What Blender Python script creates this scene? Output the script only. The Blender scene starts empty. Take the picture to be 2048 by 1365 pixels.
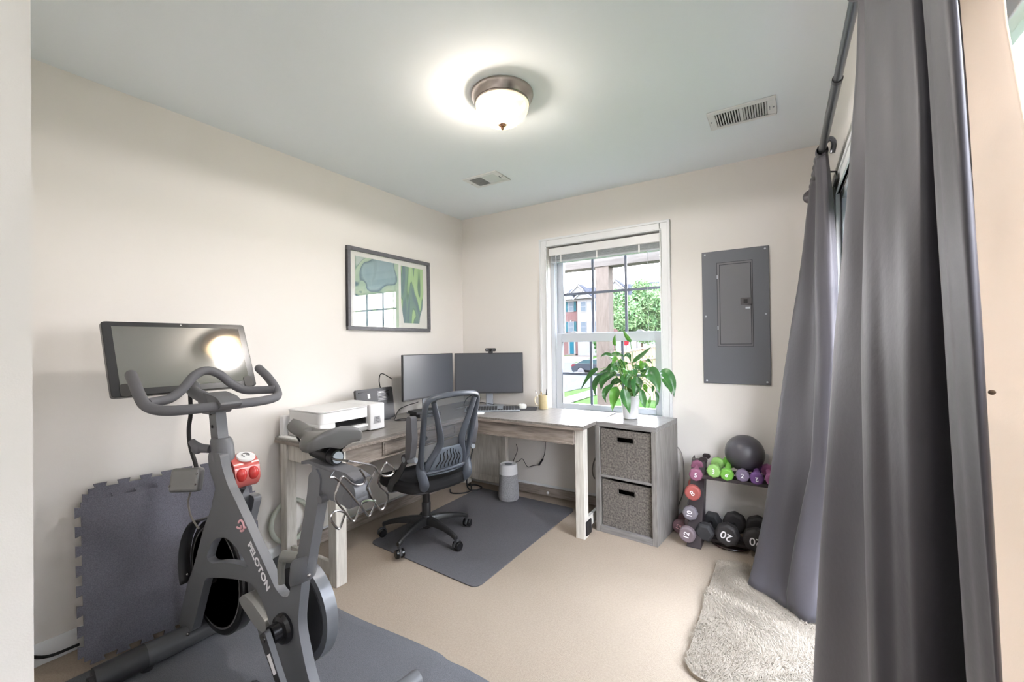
import bpy, bmesh, math, random
from mathutils import Vector, Matrix
random.seed(11)
PI = math.pi
scene = bpy.context.scene
C = scene.collection

# ------------------------------------------------------------------ camera
cam_d = bpy.data.cameras.new('camera')
cam = bpy.data.objects.new('camera', cam_d); C.objects.link(cam)
cam_d.sensor_width = 36.0
cam_d.lens = 855.6 / 2048 * 36.0
cam_d.clip_start = 0.02; cam_d.clip_end = 500
_F = Vector((-0.531916, 0.846765, 0.007417)); _R = Vector((0.846657, 0.531966, -0.013568)); _U = _R.cross(_F)
cam.matrix_world = Matrix((( _R.x, _U.x, -_F.x, 2.54016), (_R.y, _U.y, -_F.y, -3.17484), (_R.z, _U.z, -_F.z, 1.26008), (0, 0, 0, 1)))
scene.camera = cam

# ------------------------------------------------------------------ view, world, sun, hall fill lights
scene.view_settings.view_transform = 'Standard'
scene.view_settings.look = 'None'
scene.view_settings.gamma = 1.0
scene.view_settings.use_curve_mapping = False
scene.view_settings.exposure = 1.24
world = bpy.data.worlds.new('sky'); scene.world = world; world.use_nodes = True
wn = world.node_tree; bg = wn.nodes['Background']
tc = wn.nodes.new('ShaderNodeTexCoord'); sx = wn.nodes.new('ShaderNodeSeparateXYZ'); cr = wn.nodes.new('ShaderNodeValToRGB')
wn.links.new(tc.outputs['Generated'], sx.inputs[0]); wn.links.new(sx.outputs['Z'], cr.inputs[0]); wn.links.new(cr.outputs[0], bg.inputs[0])
cr.color_ramp.elements[0].position = 0.0; cr.color_ramp.elements[0].color = (0.90, 0.86, 0.87, 1)
cr.color_ramp.elements[1].position = 0.7; cr.color_ramp.elements[1].color = (0.74, 0.82, 0.95, 1)
bg.inputs[1].default_value = 13.5

def light(name, kind, loc, energy, color, size=None, size_y=None, target=None, radius=None):
    d = bpy.data.lights.new(name, kind); o = bpy.data.objects.new(name, d); C.objects.link(o)
    d.energy = energy; d.color = color; o.location = loc
    if kind == 'AREA':
        d.shape = 'RECTANGLE'; d.size = size; d.size_y = size_y or size
    if kind == 'SUN': d.angle = radius or 0.1
    if kind == 'POINT': d.shadow_soft_size = radius or 0.05
    if target is not None:
        o.rotation_euler = (Vector(target) - Vector(loc)).to_track_quat('-Z', 'Y').to_euler()
    return o
light('sun', 'SUN', (-20, -20, 40), 3, (1.0, 0.96, 0.90), radius=0.25, target=(0, 10, 0))
light('hall_fill_overhead', 'AREA', (2.3, -4.35, 2.36), 1, (1.0, 0.955, 0.90), size=1.9, size_y=1.5, target=(2.25, -4.2, 0))  # added fill behind the camera, stands for no known lamp
light('hall_fill_upward', 'AREA', (2.15, -4.2, 1.45), 8, (1.0, 0.985, 0.96), size=1.2, size_y=.8, target=(2.10, -3.7, 3.2)).data.spread = math.radians(110)  # added uplight fill, there only to brighten the ceiling

# ------------------------------------------------------------------ materials
def s2l(c): return tuple((x / 12.92 if x <= 0.04045 else ((x + 0.055) / 1.055) ** 2.4) for x in c)
MATS = {}
def mat(name, col, rough=0.6, metal=0.0, noise=0.0, nscale=20.0, bump=0.0, bscale=200.0, col2=None, spec=0.5, stretch=None, emis=None, estr=0.0, alpha=None, trans=0.0, coat=0.0, sheen=0.0, detail=4):
    if name in MATS: return MATS[name]
    m = bpy.data.materials.new(name); m.use_nodes = True; nt = m.node_tree; n = nt.nodes; l = nt.links
    b = n['Principled BSDF']; c1 = s2l(col)
    b.inputs['Base Color'].default_value = (*c1, 1); b.inputs['Roughness'].default_value = rough; b.inputs['Metallic'].default_value = metal
    b.inputs['Specular IOR Level'].default_value = spec
    if coat: b.inputs['Coat Weight'].default_value = coat; b.inputs['Coat Roughness'].default_value = 0.08
    if sheen: b.inputs['Sheen Weight'].default_value = sheen
    if trans: b.inputs['Transmission Weight'].default_value = trans
    if emis: b.inputs['Emission Color'].default_value = (*s2l(emis), 1); b.inputs['Emission Strength'].default_value = estr
    t = n.new('ShaderNodeTexCoord'); mp = n.new('ShaderNodeMapping'); l.new(t.outputs['Object'], mp.inputs[0])
    if stretch: mp.inputs['Scale'].default_value = stretch
    if col2 is not None or noise:
        c2 = s2l(col2) if col2 is not None else tuple(min(1, x * (1 - noise)) for x in c1)
        nz = n.new('ShaderNodeTexNoise'); nz.inputs['Scale'].default_value = nscale; nz.inputs['Detail'].default_value = detail
        l.new(mp.outputs[0], nz.inputs['Vector'])
        r = n.new('ShaderNodeValToRGB'); r.color_ramp.elements[0].position = 0.33; r.color_ramp.elements[1].position = 0.67
        r.color_ramp.elements[0].color = (*c2, 1); r.color_ramp.elements[1].color = (*c1, 1)
        l.new(nz.outputs['Fac'], r.inputs[0]); l.new(r.outputs[0], b.inputs['Base Color'])
    if bump:
        nb = n.new('ShaderNodeTexNoise'); nb.inputs['Scale'].default_value = bscale; nb.inputs['Detail'].default_value = 3
        l.new(mp.outputs[0] if stretch else t.outputs['Object'], nb.inputs['Vector'])
        bp = n.new('ShaderNodeBump'); bp.inputs['Strength'].default_value = bump; bp.inputs['Distance'].default_value = 0.004
        l.new(nb.outputs['Fac'], bp.inputs['Height']); l.new(bp.outputs[0], b.inputs['Normal'])
    MATS[name] = m; return m
def wood(name, c1, c2, axis='x', rough=0.55, scale=9.0):
    st = {'x': (0.9, 9, 9), 'y': (9, 0.9, 9), 'z': (9, 9, 0.9)}[axis]
    return mat(name, c1, rough, col2=c2, nscale=scale, stretch=st, bump=0.15, bscale=25, detail=8)

M_wall = mat('wall_paint', (.915, .897, .877), 0.85, bump=0.06, bscale=350)
M_ceil = mat('ceiling_paint', (.93, .95, .965), 0.9, bump=0.08, bscale=300)
M_trim = mat('white_trim_paint', (.90, .905, .91), 0.4)
M_vinyl = mat('white_vinyl', (.77, .79, .82), 0.35)
M_carpet = mat('beige_carpet', (.705, .645, .58), 0.95, col2=(.67, .61, .545), nscale=120.0, bump=1.0, bscale=480, detail=10)
M_black = mat('black_plastic', (.22, .22, .23), 0.45, bump=0.05, bscale=400)
M_black2 = mat('glossy_black_plastic', (.10, .10, .11), 0.2)
M_rubber = mat('black_rubber', (.25, .25, .265), 0.75, noise=.25, nscale=300, bump=.4, bscale=500)
M_foam = mat('charcoal_foam', (.43, .43, .475), 0.8, noise=.35, nscale=260, bump=.5, bscale=420)
M_matrub = mat('speckled_rubber_mat', (.44, .445, .465), 0.75, noise=.4, nscale=350, bump=.5, bscale=450)
M_frame = mat('bike_frame_grey', (.39, .395, .41), 0.42, bump=.05, bscale=500)
M_bar = mat('bike_grip_rubber', (.38, .38, .395), 0.62, bump=.2, bscale=500)
M_chrome = mat('chrome_wire', (.62, .61, .61), 0.22, metal=1.0)
M_steel = mat('brushed_nickel', (.72, .68, .66), 0.28, metal=1.0)
M_silver = mat('silver_plastic', (.62, .64, .67), 0.35, metal=.3)
M_white = mat('white_plastic', (.90, .90, .90), 0.4)
M_seatblack = mat('black_seat_fabric', (.12, .12, .13), 0.95, bump=.4, bscale=500)
M_deskx = wood('grey_brown_wood_x', (.62, .575, .54), (.47, .43, .40), 'x')
M_desky = wood('grey_brown_wood_y', (.62, .575, .54), (.47, .43, .40), 'y')
M_topx = wood('desk_top_wood', (.53, .51, .49), (.44, .42, .40), 'y', 0.28)
M_wash = wood('whitewashed_wood', (.85, .835, .80), (.755, .735, .70), 'z', 0.6)
M_greywood = wood('driftwood_laminate', (.56, .545, .53), (.43, .415, .40), 'z', 0.45)
M_greywoodx = wood('driftwood_laminate_x', (.54, .53, .525), (.45, .44, .43), 'x', 0.25)
M_weave = mat('grey_woven_fabric', (.49, .465, .44), 0.95, col2=(.30, .285, .27), nscale=85, bump=.8, bscale=220)
M_screen = mat('dark_screen_glass', (.30, .31, .335), 0.28, spec=.7)
M_curtain = mat('grey_satin_curtain', (.30, .288, .31), 0.52, bump=.12, bscale=60, sheen=.15, spec=.35)
M_lining = mat('cream_curtain_lining', (.88, .80, .71), 0.9, bump=.1, bscale=300)
M_lining.node_tree.nodes['Principled BSDF'].inputs['Transmission Weight'].default_value = 0.0
_n = M_lining.node_tree; _t = _n.nodes.new('ShaderNodeBsdfTranslucent'); _t.inputs[0].default_value = (.62, .56, .50, 1); _x = _n.nodes.new('ShaderNodeMixShader'); _x.inputs[0].default_value = .48
_n.links.new(_n.nodes['Principled BSDF'].outputs[0], _x.inputs[1]); _n.links.new(_t.outputs[0], _x.inputs[2]); _n.links.new(_x.outputs[0], _n.nodes['Material Output'].inputs[0])
M_dark = mat('dark_metal', (.20, .20, .21), 0.35, metal=.6)
M_rod = mat('gunmetal_rod', (.40, .41, .43), 0.3, metal=.8)
M_panel = mat('grey_panel_enamel', (.42, .43, .455), 0.32, bump=.03, bscale=60)
M_cable = mat('black_cable', (.08, .08, .085), 0.5)
M_gcable = mat('grey_cable', (.50, .48, .46), 0.5)
M_leaf = mat('plant_leaf', (.25, .46, .21), 0.38, col2=(.16, .36, .17), nscale=14, spec=.6)
M_leaf2 = mat('young_plant_leaf', (.52, .76, .20), 0.42, col2=(.40, .66, .18), nscale=14)
M_leaf3 = mat('mid_plant_leaf', (.34, .57, .18), 0.4, col2=(.24, .47, .15), nscale=14)
M_stem = mat('plant_stem', (.42, .58, .28), 0.5)
for mm in (M_leaf, M_leaf2, M_leaf3):
    mm.node_tree.nodes['Principled BSDF'].inputs['Subsurface Weight'].default_value = 0.0

# clear glass: thin sheet, nearly no tint
def glass(name, rough=0.0, refl=0.06):
    m = bpy.data.materials.new(name); m.use_nodes = True; nt = m.node_tree; n = nt.nodes; l = nt.links
    n.remove(n['Principled BSDF']); out = n['Material Output']
    tr = n.new('ShaderNodeBsdfTransparent'); gl = n.new('ShaderNodeBsdfGlossy'); gl.inputs['Roughness'].default_value = rough
    lw = n.new('ShaderNodeLayerWeight'); lw.inputs[0].default_value = .5; mx = n.new('ShaderNodeMixShader')
    pw = n.new('ShaderNodeMath'); pw.operation = 'POWER'; pw.inputs[1].default_value = 5; l.new(lw.outputs['Facing'], pw.inputs[0])
    fr = n.new('ShaderNodeMath'); fr.operation = 'MULTIPLY_ADD'; fr.inputs[1].default_value = .96; fr.inputs[2].default_value = refl; l.new(pw.outputs[0], fr.inputs[0])
    l.new(fr.outputs[0], mx.inputs[0]); l.new(tr.outputs[0], mx.inputs[1]); l.new(gl.outputs[0], mx.inputs[2]); l.new(mx.outputs[0], out.inputs[0])
    return m
M_glass = glass('window_glass', refl=.04)

# ------------------------------------------------------------------ mesh helpers
def wloc(o):
    v = Vector((0, 0, 0))
    while o is not None: v += o.location; o = o.parent
    return v
def catmull(pts, sub=6, closed=False):
    P = [Vector(p) for p in pts]; n = len(P); out = []
    rng = range(n) if closed else range(n - 1)
    for i in rng:
        p0 = P[(i - 1) % n] if (closed or i > 0) else P[0] * 2 - P[1]
        p1 = P[i]; p2 = P[(i + 1) % n]
        p3 = P[(i + 2) % n] if (closed or i + 2 < n) else P[-1] * 2 - P[-2]
        for k in range(sub):
            t = k / sub; t2 = t * t; t3 = t2 * t
            out.append(0.5 * ((2 * p1) + (-p0 + p2) * t + (2 * p0 - 5 * p1 + 4 * p2 - p3) * t2 + (-p0 + 3 * p1 - 3 * p2 + p3) * t3))
    if not closed: out.append(P[-1].copy())
    return out
class MB:
    def __init__(s): s.bm = bmesh.new(); s.mi = 0; s.M = None
    def _v(s, p):
        p = Vector(p); return s.bm.verts.new(s.M @ p if s.M else p)
    def _f(s, vs):
        try:
            f = s.bm.faces.new(vs); f.material_index = s.mi; return f
        except ValueError: return None
    def box(s, x0, x1, y0, y1, z0, z1):
        v = [s._v(p) for p in ((x0, y0, z0), (x1, y0, z0), (x1, y1, z0), (x0, y1, z0), (x0, y0, z1), (x1, y0, z1), (x1, y1, z1), (x0, y1, z1))]
        for q in ((0, 3, 2, 1), (4, 5, 6, 7), (0, 1, 5, 4), (1, 2, 6, 5), (2, 3, 7, 6), (3, 0, 4, 7)): s._f([v[i] for i in q])
        return s
    def beam(s, p0, p1, w, h, up=(0, 0, 1)):
        p0 = Vector(p0); p1 = Vector(p1); d = (p1 - p0).normalized(); up = Vector(up)
        if abs(d.dot(up)) > .99: up = Vector((1, 0, 0))
        a = d.cross(up).normalized() * w / 2; b = a.normalized().cross(d).normalized() * h / 2
        r = [[s._v(p + x * a + y * b) for x, y in ((-1, -1), (1, -1), (1, 1), (-1, 1))] for p in (p0, p1)]
        for i in range(4): s._f([r[0][i], r[0][(i + 1) % 4], r[1][(i + 1) % 4], r[1][i]])
        s._f(r[0][::-1]); s._f(r[1]); return s
    def tube(s, pts, r, seg=10, closed=False, sub=0, flat=1.0, caps=True):
        if sub:
            if isinstance(r, (list, tuple)):
                rr = []
                for i in range(len(r) - 1):
                    for k in range(sub): rr.append(r[i] + (r[i + 1] - r[i]) * k / sub)
                rr.append(r[-1]); r = rr
            pts = catmull(pts, sub, closed)
        P = [Vector(p) for p in pts]; n = len(P); rings = []
        T = []
        for i in range(n):
            a = P[(i + 1) % n] if (closed or i < n - 1) else P[i]
            b = P[(i - 1) % n] if (closed or i > 0) else P[i]
            t = a - b; T.append(t.normalized() if t.length > 1e-9 else Vector((0, 0, 1)))
        u = T[0].orthogonal().normalized()
        if abs(T[0].z) < .9: u = Vector((0, 0, 1)).cross(T[0]).normalized()
        for i in range(n):
            u = (u - T[i] * u.dot(T[i])); u = u.normalized() if u.length > 1e-6 else T[i].orthogonal().normalized()
            w = T[i].cross(u); ri = r[i] if isinstance(r, (list, tuple)) else r
            rings.append([s._v(P[i] + (u * math.cos(2 * PI * k / seg) + w * math.sin(2 * PI * k / seg) * flat) * ri) for k in range(seg)])
        for i in range(n if closed else n - 1):
            A, B = rings[i], rings[(i + 1) % n]
            for k in range(seg): s._f([A[k], A[(k + 1) % seg], B[(k + 1) % seg], B[k]])
        if not closed and caps: s._f(rings[0][::-1]); s._f(rings[-1])
        return s
    def cyl(s, p0, p1, r0, r1=None, seg=24):
        return s.tube([p0, p1], [r0, r0 if r1 is None else r1], seg)
    def lathe(s, prof, c=(0, 0, 0), seg=32, axis='z', cap=True):
        c = Vector(c)
        def pt(r, h, a):
            x, y = r * math.cos(a), r * math.sin(a)
            return c + (Vector((x, y, h)) if axis == 'z' else Vector((x, h, y)) if axis == 'y' else Vector((h, x, y)))
        rings = [[s._v(pt(max(r, 1e-5), h, 2 * PI * k / seg)) for k in range(seg)] for r, h in prof]
        for A, B in zip(rings, rings[1:]):
            for k in range(seg): s._f([A[k], A[(k + 1) % seg], B[(k + 1) % seg], B[k]])
        if cap: s._f(rings[0][::-1]); s._f(rings[-1])
        return s
    def prism(s, poly, a0, a1, axis='y', holes=()):
        """outline in the plane across axis, extruded from a0 to a1; y: (x,z)  z: (x,y)  x: (y,z)"""
        def pt(p, a): return {'y': (p[0], a, p[1]), 'z': (p[0], p[1], a), 'x': (a, p[0], p[1])}[axis]
        from mathutils.geometry import tessellate_polygon
        loops = [list(poly)] + [list(h) for h in holes]
        flat = [p for L in loops for p in L]
        tris = tessellate_polygon([[Vector((p[0], p[1], 0)) for p in L] for L in loops])
        A = [s._v(pt(p, a0)) for p in flat]; B = [s._v(pt(p, a1)) for p in flat]
        for t in tris: s._f([A[i] for i in t]); s._f([B[i] for i in reversed(t)])
        k = 0
        for L in loops:
            n = len(L)
            for i in range(n): s._f([A[k + i], A[k + (i + 1) % n], B[k + (i + 1) % n], B[k + i]])
            k += n
        return s
    def sphere(s, c, rx, ry=None, rz=None, seg=20, rings=12):
        ry = ry or rx; rz = rz or rx; c = Vector(c)
        R = [[s._v(c + Vector((rx * math.sin(PI * j / rings) * math.cos(2 * PI * k / seg), ry * math.sin(PI * j / rings) * math.sin(2 * PI * k / seg), rz * math.cos(PI * j / rings)))) for k in range(seg)] for j in range(1, rings)]
        t = s._v(c + Vector((0, 0, rz))); b = s._v(c - Vector((0, 0, rz)))
        for k in range(seg): s._f([t, R[0][k], R[0][(k + 1) % seg]]); s._f([b, R[-1][(k + 1) % seg], R[-1][k]])
        for A, B in zip(R, R[1:]):
            for k in range(seg): s._f([A[k], B[k], B[(k + 1) % seg], A[(k + 1) % seg]])
        return s
    def grid(s, fn, nu, nv, cu=False):
        G = [[s._v(fn(i / nu, j / nv)) for j in range(nv + 1)] for i in range(nu + (0 if cu else 1))]
        for i in range(nu):
            A, B = G[i], G[(i + 1) % len(G)]
            for j in range(nv): s._f([A[j], B[j], B[j + 1], A[j + 1]])
        return s
    def text(s, txt, size, mtx, depth=0.0006, align='CENTER', bold=0.0):
        cu = bpy.data.curves.new('t', 'FONT'); cu.body = txt; cu.size = size; cu.extrude = depth; cu.align_x = align; cu.align_y = 'CENTER'; cu.offset = bold
        o = bpy.data.objects.new('t', cu); C.objects.link(o)
        dg = bpy.context.evaluated_depsgraph_get(); me = bpy.data.meshes.new_from_object(o.evaluated_get(dg))
        me.transform((s.M @ mtx) if s.M else mtx)
        n0 = len(s.bm.faces); s.bm.from_mesh(me); s.bm.faces.ensure_lookup_table()
        for f in s.bm.faces[n0:]: f.material_index = s.mi
        bpy.data.objects.remove(o); bpy.data.curves.remove(cu); bpy.data.meshes.remove(me); return s
    def build(s, name, m, parent=None, bevel=0.0, smooth=True, solid=0.0, subsurf=0, seg=2, angle=35, wn=False, merge=True):
        bm = s.bm
        if merge: bmesh.ops.remove_doubles(bm, verts=bm.verts, dist=1e-5)
        bmesh.ops.recalc_face_normals(bm, faces=bm.faces)
        me = bpy.data.meshes.new(name)
        if parent is not None:
            off = wloc(parent)
            if off.length: bmesh.ops.translate(bm, verts=bm.verts, vec=-off)
        if smooth:
            for f in bm.faces: f.smooth = True
            a = math.radians(angle)
            for e in bm.edges:
                if len(e.link_faces) == 2 and e.calc_face_angle(0) > a: e.smooth = False
        bm.to_mesh(me); bm.free()
        for x in (m if isinstance(m, (list, tuple)) else [m]): me.materials.append(x)
        o = bpy.data.objects.new(name, me); C.objects.link(o)
        if parent is not None: o.parent = parent
        if solid:
            md = o.modifiers.new('solidify', 'SOLIDIFY'); md.thickness = solid; md.offset = 0
        if bevel:
            md = o.modifiers.new('bevel', 'BEVEL'); md.width = bevel; md.segments = seg; md.limit_method = 'ANGLE'; md.angle_limit = math.radians(40)
        if subsurf:
            md = o.modifiers.new('subsurf', 'SUBSURF'); md.levels = subsurf; md.render_levels = subsurf
        return o
def tag(o, label, cat, group=None, kind=None):
    if label: o['label'] = label
    if cat: o['category'] = cat
    if group: o['group'] = group
    if kind: o['kind'] = kind
    return o
def thing(name, loc, label, cat, group=None):
    o = bpy.data.objects.new(name, None); C.objects.link(o); o.empty_display_size = .05; o.location = loc
    return tag(o, label, cat, group)
def struct(o, label=None):
    o['kind'] = 'structure'
    if label: o['label'] = label
    return o
def plabel(o, s): o['label'] = s; return o
def copy_tree(o, parent=None, link=True):
    c = o.copy(); C.objects.link(c); c.parent = parent
    for ch in [x for x in C.objects if x.parent == o and x != c]: copy_tree(ch, c)
    return c
def rrect(x0, x1, y0, y1, r, n=6):
    out = []
    for cx, cy, a0 in ((x1 - r, y0 + r, -90), (x1 - r, y1 - r, 0), (x0 + r, y1 - r, 90), (x0 + r, y0 + r, 180)):
        for k in range(n + 1):
            a = math.radians(a0 + 90 * k / n); out.append((cx + r * math.cos(a), cy + r * math.sin(a)))
    return out
def roundpoly(pts, r=0.01, n=4):
    out = []; N = len(pts)
    for i in range(N):
        p = Vector(pts[i]); a = Vector(pts[i - 1]) - p; b = Vector(pts[(i + 1) % N]) - p
        rr = min(r, a.length * .45, b.length * .45); A = p + a.normalized() * rr; B = p + b.normalized() * rr
        for k in range(n + 1):
            t = k / n; q = A * (1 - t) ** 2 + p * 2 * t * (1 - t) + B * t * t; out.append((q.x, q.y))
    return out
def circ(cx, cy, r, n=24): return [(cx + r * math.cos(2 * PI * k / n), cy + r * math.sin(2 * PI * k / n)) for k in range(n)]

# ================================================================== ROOM SHELL
CH = 2.44; RW = 2.785
f = MB().box(-.15, RW + .15, -6.1, .15, -.12, 0).build('floor', M_carpet, smooth=False); struct(f, 'beige carpet floor')
struct(MB().box(-.15, RW + .15, -6.1, .15, CH, CH + .12).build('ceiling', M_ceil, smooth=False), 'white ceiling')
struct(MB().box(-.15, 0, -6.1, .15, 0, CH).build('wall_left', M_wall, smooth=False), 'warm white left wall')
WX0, WX1, WZ0, WZ1 = .905, 1.815, .70, 2.062
b = MB(); b.box(0, WX0, 0, .15, 0, CH).box(WX1, RW, 0, .15, 0, CH).box(WX0, WX1, 0, .15, 0, WZ0).box(WX0, WX1, 0, .15, WZ1, CH)
struct(b.build('wall_back', M_wall, smooth=False), 'warm white far wall around the window')
DY0, DY1, DZ = -2.95, -.70, 1.935
b = MB(); b.box(RW, RW + .15, -6.1, DY0, 0, CH).box(RW, RW + .15, DY1, .15, 0, CH).box(RW, RW + .15, DY0, DY1, DZ, CH)
struct(b.build('wall_right', M_wall, smooth=False), 'right wall behind the curtains')
struct(MB().box(0, 1.505, -3.12, -3.0, 0, CH).build('wall_front', M_wall, smooth=False), 'near wall end at the left edge')
struct(MB().box(-.15, RW + .15, -6.2, -6.1, 0, CH).build('wall_hall', M_wall, smooth=False), 'hall wall behind the camera')
def baseb(name, x0, x1, y0, y1, ax):
    b = MB()
    if ax == 'y': b.prism([(x0, 0), (x1, 0), (x1, .062), (x0 + (x1 - x0) * .55, .075), (x0 + (x1 - x0) * .3, .085), (x0, .085)], y0, y1, 'y')
    else: b.prism([(y1, 0), (y0, 0), (y0, .062), (y1 + (y0 - y1) * .55, .075), (y1 + (y0 - y1) * .3, .085), (y1, .085)], x0, x1, 'x')
    return struct(b.build(name, M_trim))
baseb('baseboard_left', 0, .014, -3.0, 0, 'y'); baseb('baseboard_back', 0, RW, -.014, 0, 'x')
baseb('baseboard_right', RW, RW - .014, -.62, 0, 'y')

# ---- window in the back wall
w = bpy.data.objects.new('window_1', None); C.objects.link(w); w.location = (1.36, .08, .7); struct(w, 'white double hung window in the far wall')
b = MB()
tw = .062
def casing(b, y=-.016):
    for x0, x1, z0, z1 in ((WX0 - tw, WX0, WZ0 - .02, WZ1 + tw), (WX1, WX1 + tw, WZ0 - .02, WZ1 + tw), (WX0, WX1, WZ1, WZ1 + tw)):
        b.box(x0, x1, y, -.0005, z0, z1)
    b.box(WX0 - tw - .008, WX0 - tw + .010, y - .006, 0, WZ0, WZ1 + tw + .008); b.box(WX1 + tw - .010, WX1 + tw + .008, y - .006, 0, WZ0, WZ1 + tw + .008)
    b.box(WX0 - tw, WX1 + tw, y - .006, 0, WZ1 + tw - .010, WZ1 + tw + .008)
    b.box(WX0 - .012, WX0, y - .005, 0, WZ0, WZ1); b.box(WX1, WX1 + .012, y - .005, 0, WZ0, WZ1); b.box(WX0 - .012, WX1 + .012, y - .005, 0, WZ1, WZ1 + .012)
casing(b); b.build('window_casing', M_trim, w, bevel=.003)
b = MB(); b.box(WX0, WX0 + .035, .055, .15, WZ0, WZ1).box(WX1 - .012, WX1, .055, .15, WZ0, WZ1).box(WX0, WX1, .055, .15, WZ1 - .03, WZ1).box(WX0, WX1, .03, .15, WZ0, WZ0 + .02)
b.build('window_frame', M_vinyl, w, bevel=.002)
GX0, GX1 = 1.0, 1.795
b = MB(); b.box(.94, GX0, .10, .13, 1.30, 2.03).box(GX1, 1.812, .10, .13, 1.30, 2.03).box(GX0, GX1, .10, .13, 1.99, 2.03).box(GX0, GX1, .10, .13, 1.30, 1.338)
b.build('upper_sash', M_vinyl, w, bevel=.003)
b = MB(); b.box(.94, .995, .065, .098, .72, 1.342).box(1.755, 1.812, .065, .098, .72, 1.342).box(.995, 1.755, .065, .098, 1.272, 1.342).box(.995, 1.755, .065, .098, .72, .765)
b.build('lower_sash', M_vinyl, w, bevel=.003)
mun = mat('backlit_muntin', (.42, .45, .52), 0.4)  # backlit darkening of the bars is put into their colour
b = MB()
for x in (1.256, 1.527): b.box(x - .010, x + .010, .112, .120, 1.338, 1.99)
b.box(GX0, GX1, .1125, .1195, 1.660, 1.680)
b.build('upper_muntins', mun, w)
b = MB()
for x in (1.246, 1.503): b.box(x - .010, x + .010, .078, .086, .765, 1.272)
b.box(.995, 1.755, .0785, .0855, 1.0, 1.02)
b.build('lower_muntins', mun, w)
MB().box(GX0, GX1, .1155, .1165, 1.338, 1.99).build('glass_pane', M_glass, w, smooth=False)
MB().box(.995, 1.755, .0815, .0825, .765, 1.272).build('glass_pane', M_glass, w, smooth=False)
for x in (1.10, 1.64):
    MB().prism([(x - .035, 1.342), (x + .035, 1.342), (x + .018, 1.352), (x + .008, 1.358), (x - .012, 1.358), (x - .02, 1.35)], .07, .095, 'y').build('sash_lock', M_vinyl, w, bevel=.002)

# ---- raised blind
bl = thing('window_blind', (1.36, .03, 2.0), 'raised white slatted blind bunched at the top of the window', 'blind')
b = MB(); b.box(.925, 1.808, .02, .07, 2.0, 2.045); b.build('headrail', M_vinyl, bl, bevel=.004)
b = MB(); b.prism([(.012, 1.985), (.004, 1.99), (.004, 2.05), (.012, 2.05)], .918, 1.810, 'x'); b.build('valance', M_white, bl, bevel=.002)
slm = mat('grey_white_slat', (.74, .76, .78), 0.5)
for k in range(7):
    z = 1.946 + k * .0072
    MB().prism([(.018, z), (.045, z + .004), (.072, z), (.072, z + .0035), (.045, z + .0078), (.018, z + .0035)], .925, 1.806, 'x').build('slat', slm, bl)
MB().box(.925, 1.806, .018, .072, 1.931, 1.945).build('bottom_rail', slm, bl, bevel=.003)
for x in (1.02, 1.33, 1.66): MB().box(x - .006, x + .006, .0155, .0175, 1.93, 2.0).build('ladder_tape', M_white, bl)
MB().cyl((1.72, .012, 2.0), (1.722, .012, 1.25), .0016, seg=6).build('lift_cord', M_vinyl, bl)
MB().cyl((.978, .012, 2.0), (.972, .013, 1.22), .004, seg=8).build('tilt_wand', M_vinyl, bl)

# ---- patio door in the right wall
d = bpy.data.objects.new('door_1', None); C.objects.link(d); d.location = (RW + .06, -1.8, 0); struct(d, 'white glazed patio door behind the curtains')
b = MB(); cw = .062
b.box(RW - .016, RW - .0005, DY1, DY1 + cw, 0, DZ + cw).box(RW - .016, RW - .0005, DY0 - cw, DY0, 0, DZ + cw).box(RW - .016, RW - .0005, DY0, DY1, DZ, DZ + cw)
b.box(RW - .022, RW, DY1 + cw - .01, DY1 + cw + .006, 0, DZ + cw + .006).box(RW - .022, RW, DY0, DY1 + cw, DZ + cw - .01, DZ + cw + .006)
b.box(RW - .021, RW, DY1 - .002, DY1 + .010, 0, DZ).box(RW - .021, RW, DY0, DY1, DZ, DZ + .010)
b.build('door_casing', M_trim, d, bevel=.003)
b = MB(); b.box(RW, RW + .15, DY1 - .03, DY1, 0, DZ).box(RW, RW + .15, DY0, DY0 + .03, 0, DZ).box(RW, RW + .15, DY0, DY1, DZ - .03, DZ).box(RW, RW + .15, DY0, DY1, 0, .03)
b.build('door_frame', M_vinyl, d, bevel=.003)
ym = (DY0 + DY1) / 2
for (y0, y1, xx) in ((DY0 + .03, ym + .04, RW + .10), (ym - .04, DY1 - .03, RW + .055)):
    b = MB(); s_ = .085
    b.box(xx, xx + .04, y0, y0 + s_, .03, DZ - .03).box(xx, xx + .04, y1 - s_, y1, .03, DZ - .03).box(xx, xx + .04, y0 + s_, y1 - s_, DZ - .12, DZ - .03).box(xx, xx + .04, y0 + s_, y1 - s_, .03, .17)
    pn = b.build('door_panel', M_vinyl, d, bevel=.003)
    b = MB()
    for k in (1, 2):
        y = y0 + s_ + (y1 - y0 - 2 * s_) * k / 3; b.box(xx + .014, xx + .026, y - .009, y + .009, .17, DZ - .12)
    for k in range(1, 5):
        z = .17 + (DZ - .29) * k / 5; b.box(xx + .015, xx + .025, y0 + s_, y1 - s_, z - .009, z + .009)
    b.build('door_muntins', M_vinyl, pn)
    MB().box(xx + .0195, xx + .0205, y0 + s_, y1 - s_, .17, DZ - .12).build('glass_pane', M_glass, pn, smooth=False)
sn = MB().box(RW - .016, RW - .0005, -.585, -.555, 1.80, 1.90).build('door_sensor', mat('sensor_grey', (.70, .72, .73), .5), bevel=.003)
tag(sn, 'small grey alarm sensor on the wall beside the patio door top', 'sensor')

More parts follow.
